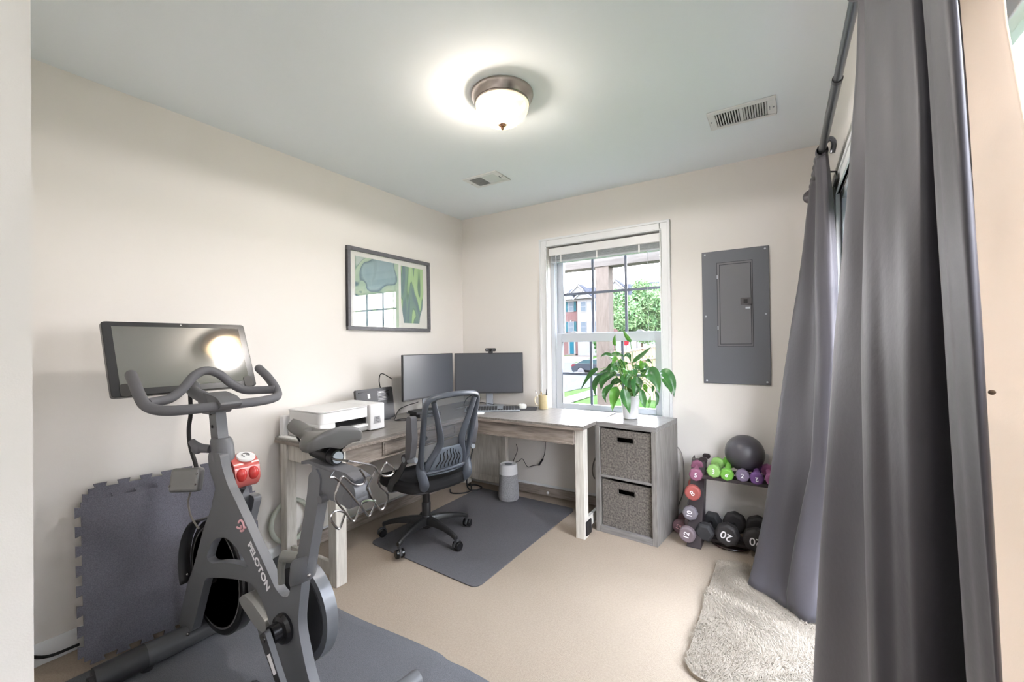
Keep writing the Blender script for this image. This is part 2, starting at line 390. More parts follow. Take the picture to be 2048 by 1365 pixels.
# ================================================================== CEILING FIXTURES
LC = (1.445, -1.49)
lp = thing('ceiling_light', (LC[0], LC[1], 2.44), 'round flush ceiling light with nickel ring and glowing ribbed glass bowl', 'ceiling light')
b = MB(); b.lathe([(.10, 2.4395), (.146, 2.4395), (.147, 2.430), (.143, 2.422), (.140, 2.412), (.134, 2.402), (.131, 2.396), (.127, 2.396), (.127, 2.390), (.120, 2.386), (.112, 2.386), (.108, 2.395), (.10, 2.41)], (LC[0], LC[1], 0), 64, cap=False)
b.build('canopy_ring', M_steel, lp)
MB().lathe([(.001, 2.412), (.105, 2.412), (.11, 2.40), (.112, 2.396)], (LC[0], LC[1], 0), 32, cap=False).build('light_block_pan', mat('light_block_brown', (.45, .40, .32), .6), lp)  # dark disc added to mask the bulb-lit ceiling inside the bowl
m = bpy.data.materials.new('glowing_ribbed_glass'); m.use_nodes = True; nt = m.node_tree; n = nt.nodes; l = nt.links
n.remove(n['Principled BSDF'])
em = n.new('ShaderNodeEmission'); em.inputs[0].default_value = (1.0, .83, .56, 1); em.inputs[1].default_value = .34
tl = n.new('ShaderNodeBsdfTranslucent'); tl.inputs[0].default_value = (.022, .018, .011, 1)
tr = n.new('ShaderNodeBsdfTransparent'); gl = n.new('ShaderNodeBsdfGlossy'); gl.inputs['Roughness'].default_value = .25
m1 = n.new('ShaderNodeMixShader'); m1.inputs[0].default_value = .22; m2 = n.new('ShaderNodeAddShader'); m3 = n.new('ShaderNodeMixShader'); m3.inputs[0].default_value = .05
l.new(tl.outputs[0], m1.inputs[1]); l.new(tr.outputs[0], m1.inputs[2]); l.new(m1.outputs[0], m2.inputs[0]); l.new(em.outputs[0], m2.inputs[1])
l.new(m2.outputs[0], m3.inputs[1]); l.new(gl.outputs[0], m3.inputs[2]); l.new(m3.outputs[0], n['Material Output'].inputs[0])
b = MB()
def bowl(u, v):
    a = 2 * PI * u; t = v * PI / 2
    r = .122 * math.cos(t) ** .8 + .003; z = 2.392 - .098 * math.sin(t)
    rr = r * (1 + .006 * math.sin(a * 60 + v * 9))
    return (LC[0] + rr * math.cos(a), LC[1] + rr * math.sin(a), z)
b.grid(bowl, 240, 22, cu=True); b.build('glass_bowl', m, lp)
b = MB().lathe([(.004, 2.302), (.016, 2.300), (.020, 2.294), (.014, 2.288), (.006, 2.285), (.009, 2.280), (.007, 2.274), (.001, 2.270)], (LC[0], LC[1], 0), 24); b.build('finial', mat('copper_finial', (.78, .62, .52), .25, metal=1), lp)
for dx, dy in ((-.05, -.035), (.03, .04)):
    b = MB(); b.sphere((LC[0] + dx, LC[1] + dy, 2.385), .022, .022, .028); b.build('bulb', mat('lit_bulb', (1, .9, .75), .5, emis=(1, .88, .7), estr=6.0), lp)
light('ceiling_light_bulb', 'POINT', (LC[0] - .035, LC[1] - .02, 2.335), 22, (1.0, .88, .76), radius=.03)
sp = light('ceiling_light_downlight', 'SPOT', (LC[0], LC[1], 2.262), 16, (1.0, .96, .94), target=(LC[0], LC[1], 0))
sp.data.spot_size = math.radians(180); sp.data.spot_blend = .12; sp.data.shadow_soft_size = .05

def vent(name, x0, x1, y0, y1, label, dark):
    t = thing(name, ((x0 + x1) / 2, (y0 + y1) / 2, CH), label, 'vent', 'ceiling air vents')
    fw = .028; b = MB(); z0, z1 = CH - .008, CH - .0003
    b.box(x0, x1, y0, y0 + fw, z0, z1).box(x0, x1, y1 - fw, y1, z0, z1).box(x0, x0 + .035, y0 + fw, y1 - fw, z0, z1).box(x1 - .04, x1, y0 + fw, y1 - fw, z0, z1)
    xm = (x0 + x1) / 2; b.box(xm - .008, xm + .008, y0 + fw, y1 - fw, z0, z1)
    b.build('vent_frame', M_white, t, bevel=.003)
    MB().box(x0 + .03, x1 - .03, y0 + fw, y1 - fw, CH - .0015, CH - .0004).build('vent_duct', mat('dark_duct', (.16, .17, .16), .8), t)
    for (a, c, tilt) in ((x0 + .035, xm - .008, 1), (xm + .008, x1 - .04, -1)):
        b = MB(); n_ = 9 if dark else 12
        for k in range(n_):
            x = a + (c - a) * (k + .5) / n_
            b.beam((x, y0 + fw, CH - .006), (x, y1 - fw, CH - .006), .009, .0012, up=(tilt * .9, 0, 1))
        b.build('louvre_bank', M_white, t)
    MB().box(x1 - .03, x1 - .027, (y0 + y1) / 2 - .015, (y0 + y1) / 2 + .015, CH - .014, CH - .008).build('damper_lever', M_silver, t)
    for x in (x0 + .012, x1 - .012): MB().sphere((x, (y0 + y1) / 2, CH - .009), .004, seg=8, rings=6).build('screw', M_silver, t)
vent('ceiling_vent', .638, .925, -.785, -.59, 'white ceiling vent nearer the far left corner, beyond the light', False)
vent('ceiling_vent', 2.232, 2.540, -.768, -.563, 'white ceiling vent with dark louvres near the curtain rod', True)

# ================================================================== WALL OBJECTS
ep = thing('electrical_panel', (2.288, 0, .977), 'grey metal electrical breaker panel set in the far wall', 'breaker panel')
b = MB().box(2.0915, 2.4848, -.012, -.0005, .977, 1.8665); b.build('panel_cover', M_panel, ep, bevel=.003)
b = MB().box(2.1825, 2.3935, -.0132, -.0122, 1.2245, 1.7865); b.build('door_gap', mat('panel_gap', (.22, .23, .25), .5), ep)
b = MB().box(2.198, 2.385, -.0162, -.0154, 1.239, 1.772); b.build('emboss_line', mat('panel_gap', (.25, .25, .25)), ep)
b = MB().box(2.186, 2.39, -.0155, -.0125, 1.228, 1.783); dr = b.build('panel_door', mat('grey_panel_door', (.455, .455, .47), .28), ep, bevel=.001)
b = MB().box(2.202, 2.381, -.0185, -.015, 1.243, 1.768); b.build('door_emboss', mat('grey_panel_door', (.5, .5, .5)), dr, bevel=.0025)
b = MB().box(2.322, 2.386, -.025, -.018, 1.497, 1.541); la = b.build('panel_latch', mat('dark_latch', (.34, .33, .34), .4), dr, bevel=.002); MB().box(2.340, 2.362, -.0285, -.0245, 1.506, 1.532).build('latch_button', mat('latch_dark', (.15, .14, .15), .4), la, bevel=.001); MB().box(2.350, 2.376, -.0200, -.0184, 1.470, 1.482).build('rating_mark', M_vinyl, dr)
for z in (1.35, 1.69): MB().box(2.184, 2.189, -.02, -.012, z - .012, z + .012).build('hinge', M_vinyl, dr)
for x, z in ((2.112, 1.848), (2.464, 1.848), (2.112, 1.43), (2.464, 1.43), (2.112, .996), (2.464, .996)):
    MB().lathe([(.0065, -.0122), (.006, -.015), (.003, -.0165), (.0005, -.0168)], (x, 0, z), 12, axis='y').build('screw', M_vinyl, ep)

# framed print on left wall
PY0, PY1, PZ0, PZ1 = -1.2825, -.4655, 1.3736, 1.961
fp = thing('framed_picture', (0, (PY0 + PY1) / 2, PZ0), 'dark grey framed watercolour print in blue and green on the left wall', 'picture')
b = MB(); fw = .026
b.box(.0005, .024, PY0, PY1, PZ0, PZ0 + fw).box(.0005, .024, PY0, PY1, PZ1 - fw, PZ1).box(.0005, .024, PY0, PY0 + fw, PZ0 + fw, PZ1 - fw).box(.0005, .024, PY1 - fw, PY1, PZ0 + fw, PZ1 - fw)
b.build('picture_frame', mat('grey_frame', (.40, .40, .42), .45, noise=.2, nscale=60), fp, bevel=.002)
MB().box(.001, .010, PY0 + fw, PY1 - fw, PZ0 + fw, PZ1 - fw).build('mat_board', mat('mat_white', (.90, .90, .88), .9), fp, smooth=False)
def artmat(name, stops, scale, seed, axis):
    m = bpy.data.materials.new(name); m.use_nodes = True; nt = m.node_tree; n = nt.nodes; l = nt.links; bs = n['Principled BSDF']; bs.inputs['Roughness'].default_value = .8
    t = n.new('ShaderNodeTexCoord'); mp = n.new('ShaderNodeMapping'); mp.inputs['Location'].default_value = (seed, seed * 2.3, 0); mp.inputs['Scale'].default_value = axis
    l.new(t.outputs['Object'], mp.inputs[0])
    nz = n.new('ShaderNodeTexNoise'); nz.inputs['Scale'].default_value = scale; nz.inputs['Detail'].default_value = 1.2; nz.inputs['Distortion'].default_value = 1.1; l.new(mp.outputs[0], nz.inputs['Vector'])
    r = n.new('ShaderNodeValToRGB'); r.color_ramp.interpolation = 'LINEAR'
    els = r.color_ramp.elements
    while len(els) > 1: els.remove(els[0])
    els[0].position = stops[0][0]; els[0].color = (*s2l(stops[0][1]), 1)
    for p_, c_ in stops[1:]:
        e = els.new(p_); e.color = (*s2l(c_), 1)
    l.new(nz.outputs['Fac'], r.inputs[0]); l.new(r.outputs[0], bs.inputs['Base Color']); return m
am1 = artmat('watercolour_wash', [(.2, (.52, .63, .68)), (.40, (.60, .70, .72)), (.46, (.38, .48, .52)), (.48, (.66, .76, .68)), (.60, (.72, .80, .70)), (.62, (.48, .60, .55)), (.64, (.72, .78, .76)), (.9, (.78, .82, .80))], 3.6, 3.1, (1, 1, 1))
am2 = artmat('watercolour_leaf', [(.2, (.36, .47, .52)), (.46, (.42, .54, .56)), (.52, (.48, .62, .56)), (.55, (.38, .52, .46)), (.57, (.66, .80, .58)), (.75, (.74, .84, .66)), (.9, (.82, .86, .78))], 2.2, 6.4, (1, 5, .8))
MB().box(.0101, .0108, -1.212, -.808, 1.405, 1.900).build('art_print', am1, fp, smooth=False)
MB().prism([(-.782, 1.893), (-.54, 1.893), (-.535, 1.70), (-.55, 1.56), (-.575, 1.50), (-.585, 1.44), (-.755, 1.44), (-.765, 1.50), (-.782, 1.60)], .0101, .0108, 'x').build('art_print', am2, fp, smooth=False)
pg = glass('picture_glass', refl=.07); MB().box(.0145, .0155, PY0 + fw, PY1 - fw, PZ0 + fw, PZ1 - fw).build('picture_glass', pg, fp, smooth=False)

def outlet(x, z, label):
    t = thing('wall_outlet', (x, 0, z), label, 'outlet')
    MB().prism(rrect(x - .036, x + .036, z - .058, z + .058, .006), -.006, -.0005, 'y').build('cover_plate', M_white, t, bevel=.002)
    for dz in (-.02, .02):
        o = MB().prism(rrect(x - .016, x + .016, z + dz - .014, z + dz + .014, .008), -.008, -.0055, 'y').build('socket', M_white, t)
        b = MB(); b.box(x - .007, x - .005, -.0084, -.0079, z + dz - .004, z + dz + .006).box(x + .005, x + .007, -.0084, -.0079, z + dz - .004, z + dz + .006).cyl((x, -.0084, z + dz - .008), (x, -.0079, z + dz - .008), .0022, seg=8)
        b.build('slots', M_black2, o)
outlet(2.428, .480, 'white double wall outlet behind the dumbbell rack')
# ================================================================== DESK
TZ = .735
dk = thing('corner_desk', (.55, -.7, 0), 'grey-brown L-shaped corner desk with whitewashed legs', 'desk')
L_ = [(.035, -1.80), (.578, -1.80), (.578, -.655), (1.375, -.655), (1.375, -.035), (.035, -.035)]
b = MB().prism(L_, TZ - .026, TZ, 'z'); b.build('desktop', M_topx, dk, bevel=.003)
MB().box(1.377, 1.478, -.655, -.035, TZ - .026, TZ).build('end_board', M_topx, dk, bevel=.003)
b = MB(); b.box(.035, .578, -1.802, -1.80, TZ - .03, TZ - .012); b.box(.578, .584, -1.80, -.66, TZ - .030, TZ - .014).box(.578, 1.478, -.661, -.655, TZ - .030, TZ - .014)
b.build('edge_moulding', M_deskx, dk, bevel=.002)
for i, (x0, x1, y0, y1) in enumerate(((.500, .565, -1.778, -1.712), (.05, .112, -1.778, -1.716), (1.398, 1.462, -.612, -.548), (1.398, 1.462, -.100, -.040), (.492, .535, -.105, -.06), (.05, .112, -.10, -.04))):
    MB().box(x0, x1, y0, y1, 0, TZ - .027).build('leg', M_wash, dk, bevel=.004)
b = MB().box(.112, .500, -1.765, -1.74, .605, TZ - .027); b.build('end_apron', M_wash, dk, bevel=.002)
b = MB(); b.box(.535, .556, -1.712, -.63, .60, TZ - .027); b.box(.554, .562, -1.712, -.63, .600, .612); b.build('long_apron', M_desky, dk, bevel=.002)
b = MB(); b.box(.535, 1.398, -.632, -.610, .605, TZ - .027); b.box(.562, 1.398, -.638, -.630, .605, .616); b.build('side_apron', M_deskx, dk, bevel=.002)
dw = MB(); dw.box(.556, .566, -1.462, -.80, .618, .700); dr_ = dw.build('drawer', M_desky, dk, bevel=.003)
b = MB(); b.box(.5655, .5695, -1.45, -.812, .628, .634).box(.5655, .5695, -1.45, -.812, .684, .690).box(.5655, .5695, -1.45, -1.44, .634, .684).box(.5655, .5695, -.822, -.812, .634, .684); b.build('drawer_moulding', M_desky, dr_, bevel=.001)
MB().lathe([(.004, .566), (.004, .574), (.012, .580), (.014, .588), (.010, .594), (.002, .596)], (0, -1.13, .659), 16, axis='x').build('knob', M_dark, dr_)
b = MB(); b.box(.112, .492, -.085, -.068, .055, .66); b.build('back_panel', M_wash, dk, bevel=.002)
b = MB(); b.box(.105, .145, -.0905, -.0855, .05, .66).box(.455, .492, -.0905, -.0855, .05, .66).box(.145, .455, -.0905, -.0855, .05, .105).box(.145, .455, -.0905, -.0855, .60, .66); b.build('panel_moulding', M_wash, dk, bevel=.002)
MB().box(.535, 1.398, -.095, -.072, .028, .092).build('stretcher', M_deskx, dk, bevel=.002)
MB().box(.068, .092, -1.716, -.10, .035, .105).build('stretcher', M_desky, dk, bevel=.002)
MB().box(.112, .500, -1.756, -1.732, .035, .105).build('stretcher', M_wash, dk, bevel=.002)
MB().box(1.418, 1.442, -.548, -.100, .035, .105).build('stretcher', M_wash, dk, bevel=.002)
MB().sphere((.93, -.10, .055), .011, seg=12, rings=8).build('leveller_knob', M_white, dk)

# ---- cube organiser with two fabric bins, slightly turned
og = thing('cube_organizer', (0, 0, 0), 'grey wood two-cube organizer standing under the plant', 'shelf unit')
OW, OD, OH, OT = .415, .415, .735, .032
b = MB(); b.box(0, OT, 0, OD, 0, OH - OT).box(OW - OT, OW, 0, OD, 0, OH - OT); b.build('side_panel', M_greywood, og, bevel=.0015)
MB().box(0, OW, 0, OD, OH - OT, OH).build('top_panel', M_greywoodx, og, bevel=.0015)
MB().box(OT, OW - OT, 0, OD, 0, OT + .01).build('bottom_panel', M_greywoodx, og, bevel=.0015)
MB().box(OT, OW - OT, .004, OD, .368, .384).build('middle_shelf', M_greywoodx, og, bevel=.001)
MB().box(OT, OW - OT, OD - .006, OD, .045, .367).build('back_panel', M_greywoodx, og)
for x, y in ((.02, .02), (.395, .02), (.02, .395), (.395, .395)): MB().lathe([(.006, OH + .0001), (.005, OH + .0012), (.001, OH + .0014)], (x, y, 0), 12).build('cap_screw', M_dark, og)
def bin_(label):
    t = thing('storage_bin', (0, 0, 0), label, 'storage bin', 'fabric bins in the cube organizer')
    w_, h_, dp = .340, .305, .36
    b = MB(); b.prism(rrect(0, w_, 0, h_, .004), 0, .006, 'y', holes=[rrect(.115, .225, .228, .258, .004)])
    b.build('bin_front', M_weave, t, bevel=.002)
    b = MB(); b.box(0, .005, .006, dp, 0, h_ - .004).box(w_ - .005, w_, .006, dp, 0, h_ - .004).box(.005, w_ - .005, dp - .005, dp, 0, h_ - .004).box(.005, w_ - .005, .006, dp, 0, .005); b.build('bin_walls', M_weave, t)
    b = MB(); b.prism(rrect(.109, .231, .222, .264, .006), -.0012, -.0002, 'y', holes=[rrect(.115, .225, .228, .258, .004)]); b.build('handle_rim', mat('dark_stitch', (.30, .28, .26), .8), t)
    return t
OM = Matrix.Translation((1.470, -.437, 0)) @ Matrix.Rotation(math.radians(-6.0), 4, 'Z')
og.location = OM.translation; og.rotation_euler = (0, 0, math.radians(-6.0))
for lab, z, dy in (('grey woven fabric bin in the upper cube, below the plant', .3845, .012), ('grey woven fabric bin in the lower cube near the carpet', .0425, .022)):
    t = bin_(lab); t.location = OM @ Vector((.0375, dy, z)); t.rotation_euler = (0, 0, math.radians(-6.0))

# ================================================================== DESK ITEMS
def T(x, y, z, rz=0, rx=0, ry=0): return Matrix.Translation((x, y, z)) @ Matrix.Rotation(rz, 4, 'Z') @ Matrix.Rotation(ry, 4, 'Y') @ Matrix.Rotation(rx, 4, 'X')
# printer
pr = thing('printer', (.22, -1.52, TZ), 'white inkjet printer at the near end of the desk', 'printer')
px0, px1, py0, py1, pz = .075, .385, -1.745, -1.295, TZ + .004
b = MB(); b.box(px0, px1 - .02, py0, py1 - .115, pz, pz + .028).box(px0, .20, py0, py1 - .115, pz + .028, pz + .088)
b.box(.20, px1, py0, py0 + .10, pz, pz + .088)
b.build('printer_body', M_white, pr, bevel=.006)
b = MB(); b.prism(roundpoly([(px0, py0), (px1, py0), (px1, py1 - .115), (px0, py1 - .115)], .03, 6), pz + .088, pz + .148, 'z'); b.build('scanner_unit', M_white, pr, bevel=.005)
b = MB(); b.prism(roundpoly([(px0 - .005, py0 - .002), (px1 + .002, py0 - .002), (px1 + .002, py1 - .115), (px0 - .005, py1 - .115)], .03, 6), pz + .150, pz + .158, 'z'); b.build('scanner_lid', mat('printer_lid', (.86, .86, .86), .35), pr, bevel=.003)
b = MB(); b.box(px0, px1 + .006, py1 - .113, py1, pz, pz + .160); sd = b.build('control_tower', M_white, pr, bevel=.006)
b = MB(); b.prism([(-1.385, pz + .038), (-1.325, pz + .038), (-1.335, pz + .082), (-1.375, pz + .082)], px1 + .0062, px1 + .0072, 'x'); b.build('status_label', mat('printer_label', (.62, .62, .63), .5), sd)
b = MB()
for k in range(4): b.box(px1 + .0073, px1 + .0076, -1.372 + k * .002, -1.340, pz + .046 + k * .009, pz + .048 + k * .009)
b.build('label_lines', M_dark, sd)
MB().box(.205, px1 - .03, py0 + .104, py1 - .117, pz + .030, pz + .086).build('paper_path', M_black2, pr)
MB().box(.21, px1 + .004, py0 + .115, py1 - .125, pz + .0305, pz + .046).build('output_tray', M_white, pr, bevel=.003)
MB().box(px0 - .045, px0 - .001, py0 - .025, py0 + .30, pz, pz + .118).build('paper_feeder', M_white, pr, bevel=.004)
sh = MB(); sh.box(.055, .34, -1.79, -1.752, TZ + .0005, TZ + .0085); tag(sh.build('paper_sheets', mat('paper', (.93, .93, .92), .9), bevel=.001), 'thin stack of white paper poking out beside the printer', 'paper')

# laptop standing on its edge against the wall
lt = thing('laptop', (.10, -1.14, TZ), 'closed black laptop standing on its edge behind the printer', 'laptop')
b = MB(); b.M = T(.135, -1.14, TZ + .004, 0, 0, math.radians(-8)); b.prism(rrect(-.160, .160, 0, .224, .012), -.012, .010, 'x'); b.build('base_shell', M_black, lt, bevel=.003)
b = MB(); b.M = T(.135, -1.14, TZ + .004, 0, 0, math.radians(-8))
for k in range(7): b.box(.0101, .0108, .02 + k * 0, .125, .135 + k * .010, .139 + k * .010)
b.build('vent_slots', M_black2, lt)
b = MB(); b.M = T(.135, -1.14, TZ + .004, 0, 0, math.radians(-8)); b.box(.0101, .0106, -.065, -.045, .158, .190); b.box(.0101, .0106, .03, .055, .188, .196); b.build('label_sticker', M_white, lt)
for y in (-.12, .12):
    b = MB(); b.M = T(.135, -1.14, TZ + .004, 0, 0, math.radians(-8)); b.box(.0101, .013, y - .02, y + .02, .200, .206); b.build('rubber_foot', M_rubber, lt)
b = MB(); b.M = T(.135, -1.14, TZ, 0); b.box(-.03, .03, -.16, .10, 0, .004); b.build('stand_foot', M_black, lt)

# monitors (24-27 inch, thin bezels)
def monitor(name, A, B, z0, z1, label):
    A = Vector(A); B = Vector(B); cx, cy = (A + B) / 2; ang = math.atan2(B.y - A.y, B.x - A.x); wd = (B - A).length
    t = thing(name, (0, 0, 0), label, 'monitor', 'monitors meeting in the desk corner')
    h = wd / 2
    MB().box(-h, h, 0, .018, z0, z1).build('monitor_shell', M_black, t, bevel=.003)
    MB().box(-h + .006, h - .006, -.0012, 0, z0 + .012, z1 - .006).build('screen', M_screen, t, smooth=False)
    b = MB(); b.box(-.12, .12, .018, .045, z0 + .06, z1 - .07); b.build('rear_housing', M_silver, t, bevel=.01)
    b = MB(); b.box(-.03, .03, .045, .058, TZ + .008, z0 + .22); b.build('stand_post', M_silver, t, bevel=.004)
    return t, (cx, cy), ang
t, c_, a_ = monitor('monitor', (.216, -.969), (.200, -.392), .851, 1.192, 'left black monitor facing into the room above the dock')
MB().prism(roundpoly([(-.11, -.01), (.11, -.01), (.13, .13), (-.13, .13)], .012), TZ + .0005, TZ + .009, 'z').build('stand_base', M_silver, t, bevel=.002)
t.location = (c_[0], c_[1], 0); t.rotation_euler = (0, 0, a_)
t, c_, a_ = monitor('monitor', (.205, -.375), (.70, -.078), .848, 1.189, 'right black monitor with the webcam on top, beside the window')
MB().prism(roundpoly([(-.12, -.09), (.14, -.09), (.12, .09), (-.11, .09)], .012), TZ + .0005, TZ + .009, 'z').build('stand_base', M_silver, t, bevel=.002)
t.location = (c_[0], c_[1], 0); t.rotation_euler = (0, 0, a_)
wc = thing('webcam', (0, 0, 0), 'small black webcam clipped on top of the right monitor', 'webcam')
MB().prism(rrect(-.045, .045, .012, .040, .010), -.014, .014, 'y').build('camera_body', M_black, wc, bevel=.004)
b = MB(); b.lathe([(.012, -.0145), (.012, -.019), (.008, -.020), (.006, -.0175), (.001, -.017)], (0, 0, .026), 16, axis='y'); b.build('lens', M_black2, wc)
b = MB(); b.box(-.018, .018, -.012, .022, 0, .012).box(-.018, .018, -.006, -.003, -.008, 0); b.build('clip_foot', M_black, wc, bevel=.002)
MB().box(-.036, -.026, -.0148, -.0143, .022, .030).build('indicator', M_silver, wc)
wp = Vector(c_) + Vector((math.cos(a_), math.sin(a_))) * .018
wc.location = (wp.x, wp.y, 1.1895); wc.rotation_euler = (0, 0, a_)

# dock
dc = thing('docking_station', (0, 0, 0), 'small black two-tier docking box in front of the left monitor', 'docking station')
MB().box(-.07, .07, -.09, .09, .0005, .024).build('lower_box', M_black, dc, bevel=.003)
MB().box(-.062, .058, -.11, .08, .0245, .046).build('upper_box', M_black, dc, bevel=.003)
MB().box(.0705, .0712, -.03, -.018, .008, .014).build('logo_badge', M_chrome, dc)
dc.location = (.285, -.815, TZ); dc.rotation_euler = (0, 0, math.radians(-14))
# keyboard
kb = thing('keyboard', (0, 0, 0), 'dark keyboard angled across the desk corner', 'keyboard')
b = MB(); b.prism([(-.075, .001), (.075, .001), (.075, .022), (-.075, .012)], -.215, .215, 'x'); b.build('key_tray', M_silver, kb, bevel=.003)
b = MB()
for r in range(5):
    for c in range(19):
        if 11 <= c <= 12 and r > 0: continue
        x = -.203 + c * .0222; y = -.060 + r * .025; z = .0135 + r * .0018
        b.box(x, x + .019, y, y + .021, z, z + .006)
b.build('keys', M_black, kb)
MB().box(.046, .078, -.050, .055, .0185, .0195).build('centre_pad', M_silver, kb)
kb.location = (.595, -.385, TZ + .0005); kb.rotation_euler = (0, 0, math.radians(33))
# mouse pad and puck
mp_ = thing('mouse_pad', (.80, -.20, TZ), 'thin black mouse pad on the desk beside the keyboard', 'mouse pad')
MB().prism(roundpoly([(.715, -.315), (.905, -.225), (.83, -.075), (.645, -.155)], .012), TZ + .0004, TZ + .0032, 'z').build('pad', M_rubber, mp_)
mo = thing('computer_mouse', (.755, -.195, TZ), 'rounded pale grey puck-shaped mouse on the black mouse pad', 'mouse')
MB().lathe([(.034, TZ + .0036), (.038, TZ + .010), (.037, TZ + .028), (.032, TZ + .036), (.020, TZ + .040), (.001, TZ + .041)], (.755, -.195, 0), 28).build('shell', mat('puck_grey', (.80, .80, .77), .5), mo)
MB().cyl((.755, -.195, TZ + .0408), (.755, -.195, TZ + .0418), .006, seg=12).build('button', M_silver, mo)
# mug with pens
mg = thing('pen_mug', (.915, -.125, TZ), 'tan ceramic mug used as a pen holder beside the window', 'mug')
tan = mat('tan_ceramic', (.74, .68, .53), .4, noise=.12, nscale=60)
b = MB(); b.lathe([(.036, TZ + .0006), (.038, TZ + .004), (.039, TZ + .11), (.0385, TZ + .113), (.0355, TZ + .113), (.035, TZ + .012), (.001, TZ + .010)], (.915, -.125, 0), 36, cap=False); b.build('cup', tan, mg)
b = MB(); b.tube([(.878, -.130, TZ + .095), (.862, -.136, TZ + .100), (.848, -.142, TZ + .082), (.848, -.142, TZ + .052), (.862, -.136, TZ + .030), (.880, -.129, TZ + .028)], .0055, 8, sub=5); b.build('handle', mat('cream_ceramic', (.90, .86, .76), .4), mg)
pens = [((.905, -.135), (-.045, -.02), .135, (.90, .90, .90), 'white pen in the mug leaning left'), ((.91, -.12), (-.025, .01), .128, (.85, .72, .45), 'yellow pencil in the mug'), ((.922, -.13), (-.012, -.01), .12, (.55, .56, .58), 'short grey pen in the mug'), ((.927, -.12), (.012, .01), .150, (.15, .16, .17), 'tall dark pen in the mug leaning right')]
for (x, y), (dx, dy), h, col, lab in pens:
    t = thing('pen', (x, y, TZ + .012), lab, 'pen', 'pens in the tan mug')
    p0 = Vector((x, y, TZ + .014)); p1 = Vector((x + dx, y + dy, TZ + .014 + h)); q = p0.lerp(p1, .93)
    MB().cyl(p0, q, .0035, seg=8).build('barrel', mat('pen_%d' % int(col[0] * 100), col, .4), t)
    MB().cyl(q, p1, .0035, .0012, seg=8).build('tip', M_dark, t)
# papers in the corner of the desk
pp = MB(); pp.M = T(.545, -.56, TZ, .5); pp.box(-.06, .07, -.05, .05, .0004, .0014); pp.box(-.05, .08, -.06, .03, .0016, .0022)
tag(pp.build('loose_paper', mat('paper', (.93, .93, .92))), 'loose white papers at the inner corner of the desk', 'paper')
# desk cables
def cable(name, pts, r, m, label, group=None, sub=8):
    o = MB().tube(pts, r, 8, sub=sub).build(name, m); return tag(o, label, 'cable', group)
cable('monitor_cable', [(.16, -1.02, 1.02), (.10, -1.06, 1.06), (.07, -1.06, 1.02), (.06, -1.04, .95), (.06, -1.0, .88), (.07, -.97, .80), (.10, -.95, .745)], .0035, M_cable, 'black cable looping out from behind the left monitor')
cable('charging_cable', [(.42, -.98, TZ + .004), (.38, -1.03, TZ + .004), (.30, -1.06, TZ + .006), (.24, -1.05, TZ + .004), (.27, -.98, TZ + .004), (.34, -1.0, TZ + .010), (.26, -1.08, TZ + .004), (.17, -1.0, TZ + .010), (.14, -.92, TZ + .06), (.20, -.80, .83)], .0028, M_cable, 'thin black cable tangled on the desk beside the dock')
cable('desk_cable', [(.50, -.22, TZ + .02), (.42, -.30, TZ + .045), (.36, -.36, TZ + .035), (.42, -.40, TZ + .006), (.34, -.42, TZ + .02), (.30, -.34, TZ + .07), (.33, -.28, .84)], .0028, M_cable, 'black cable arching under the right monitor')
cable('desk_cable', [(.30, -.50, TZ + .004), (.38, -.44, TZ + .03), (.44, -.36, TZ + .05), (.40, -.28, TZ + .08)], .003, M_gcable, 'pale grey cable under the right monitor')
cable('wall_cable', [(.60, -.04, .40), (.60, -.025, .34), (.56, -.025, .24), (.61, -.025, .25), (.65, -.025, .276), (.69, -.025, .225), (.712, -.025, .216), (.76, -.025, .235), (.81, -.025, .245)], .0025, M_cable, 'thin black cord zigzagging along the wall under the desk')
cable('switch_cable', [(.850, -.025, .300), (.868, -.025, .36), (.878, -.03, .45), (.878, -.04, .60)], .0025, M_cable, 'black cord hanging from the desk to its inline switch')
sw = MB().beam((.81, -.025, .243), (.850, -.025, .302), .012, .014).build('inline_switch', M_black, bevel=.004); tag(sw, 'small black inline switch on the cord under the desk', 'switch')
cable('desk_cable', [(.47, -.66, .60), (.455, -.60, .52), (.46, -.58, .45), (.47, -.60, .40)], .003, M_cable, 'short black cable hanging below the desk apron by the chair')
cable('power_cord', [(.10, -.33, .012), (.16, -.38, .006), (.24, -.34, .006), (.27, -.26, .010), (.20, -.17, .03), (.17, -.16, .012), (.22, -.11, .006), (.30, -.14, .006), (.31, -.22, .010), (.25, -.26, .02), (.20, -.22, .10), (.19, -.13, .30), (.20, -.10, .45)], .006, M_cable, 'thick black power cord coiled on the carpet in the corner')
cable('organizer_cord', [(1.868, -.01, .553), (1.93, -.018, .505), (1.952, -.018, .43), (1.955, -.018, .32), (1.949, -.018, .216), (1.918, -.022, .119), (1.893, -.03, .04), (1.885, -.05, .02)], .0032, M_gcable, 'grey cord curving down the wall beside the cube organizer')
cable('hanging_cable', [(1.36, -.02, .42), (1.31, -.02, .37), (1.285, -.02, .30), (1.285, -.02, .24), (1.30, -.02, .205)], .005, M_gcable, 'short grey cable on the wall between desk leg and organizer')
ub = MB().box(1.462, 1.472, -.60, -.52, .02, .11).build('leg_bracket', M_dark, bevel=.003); tag(ub, 'small dark metal bracket low between desk leg and organizer', 'bracket')

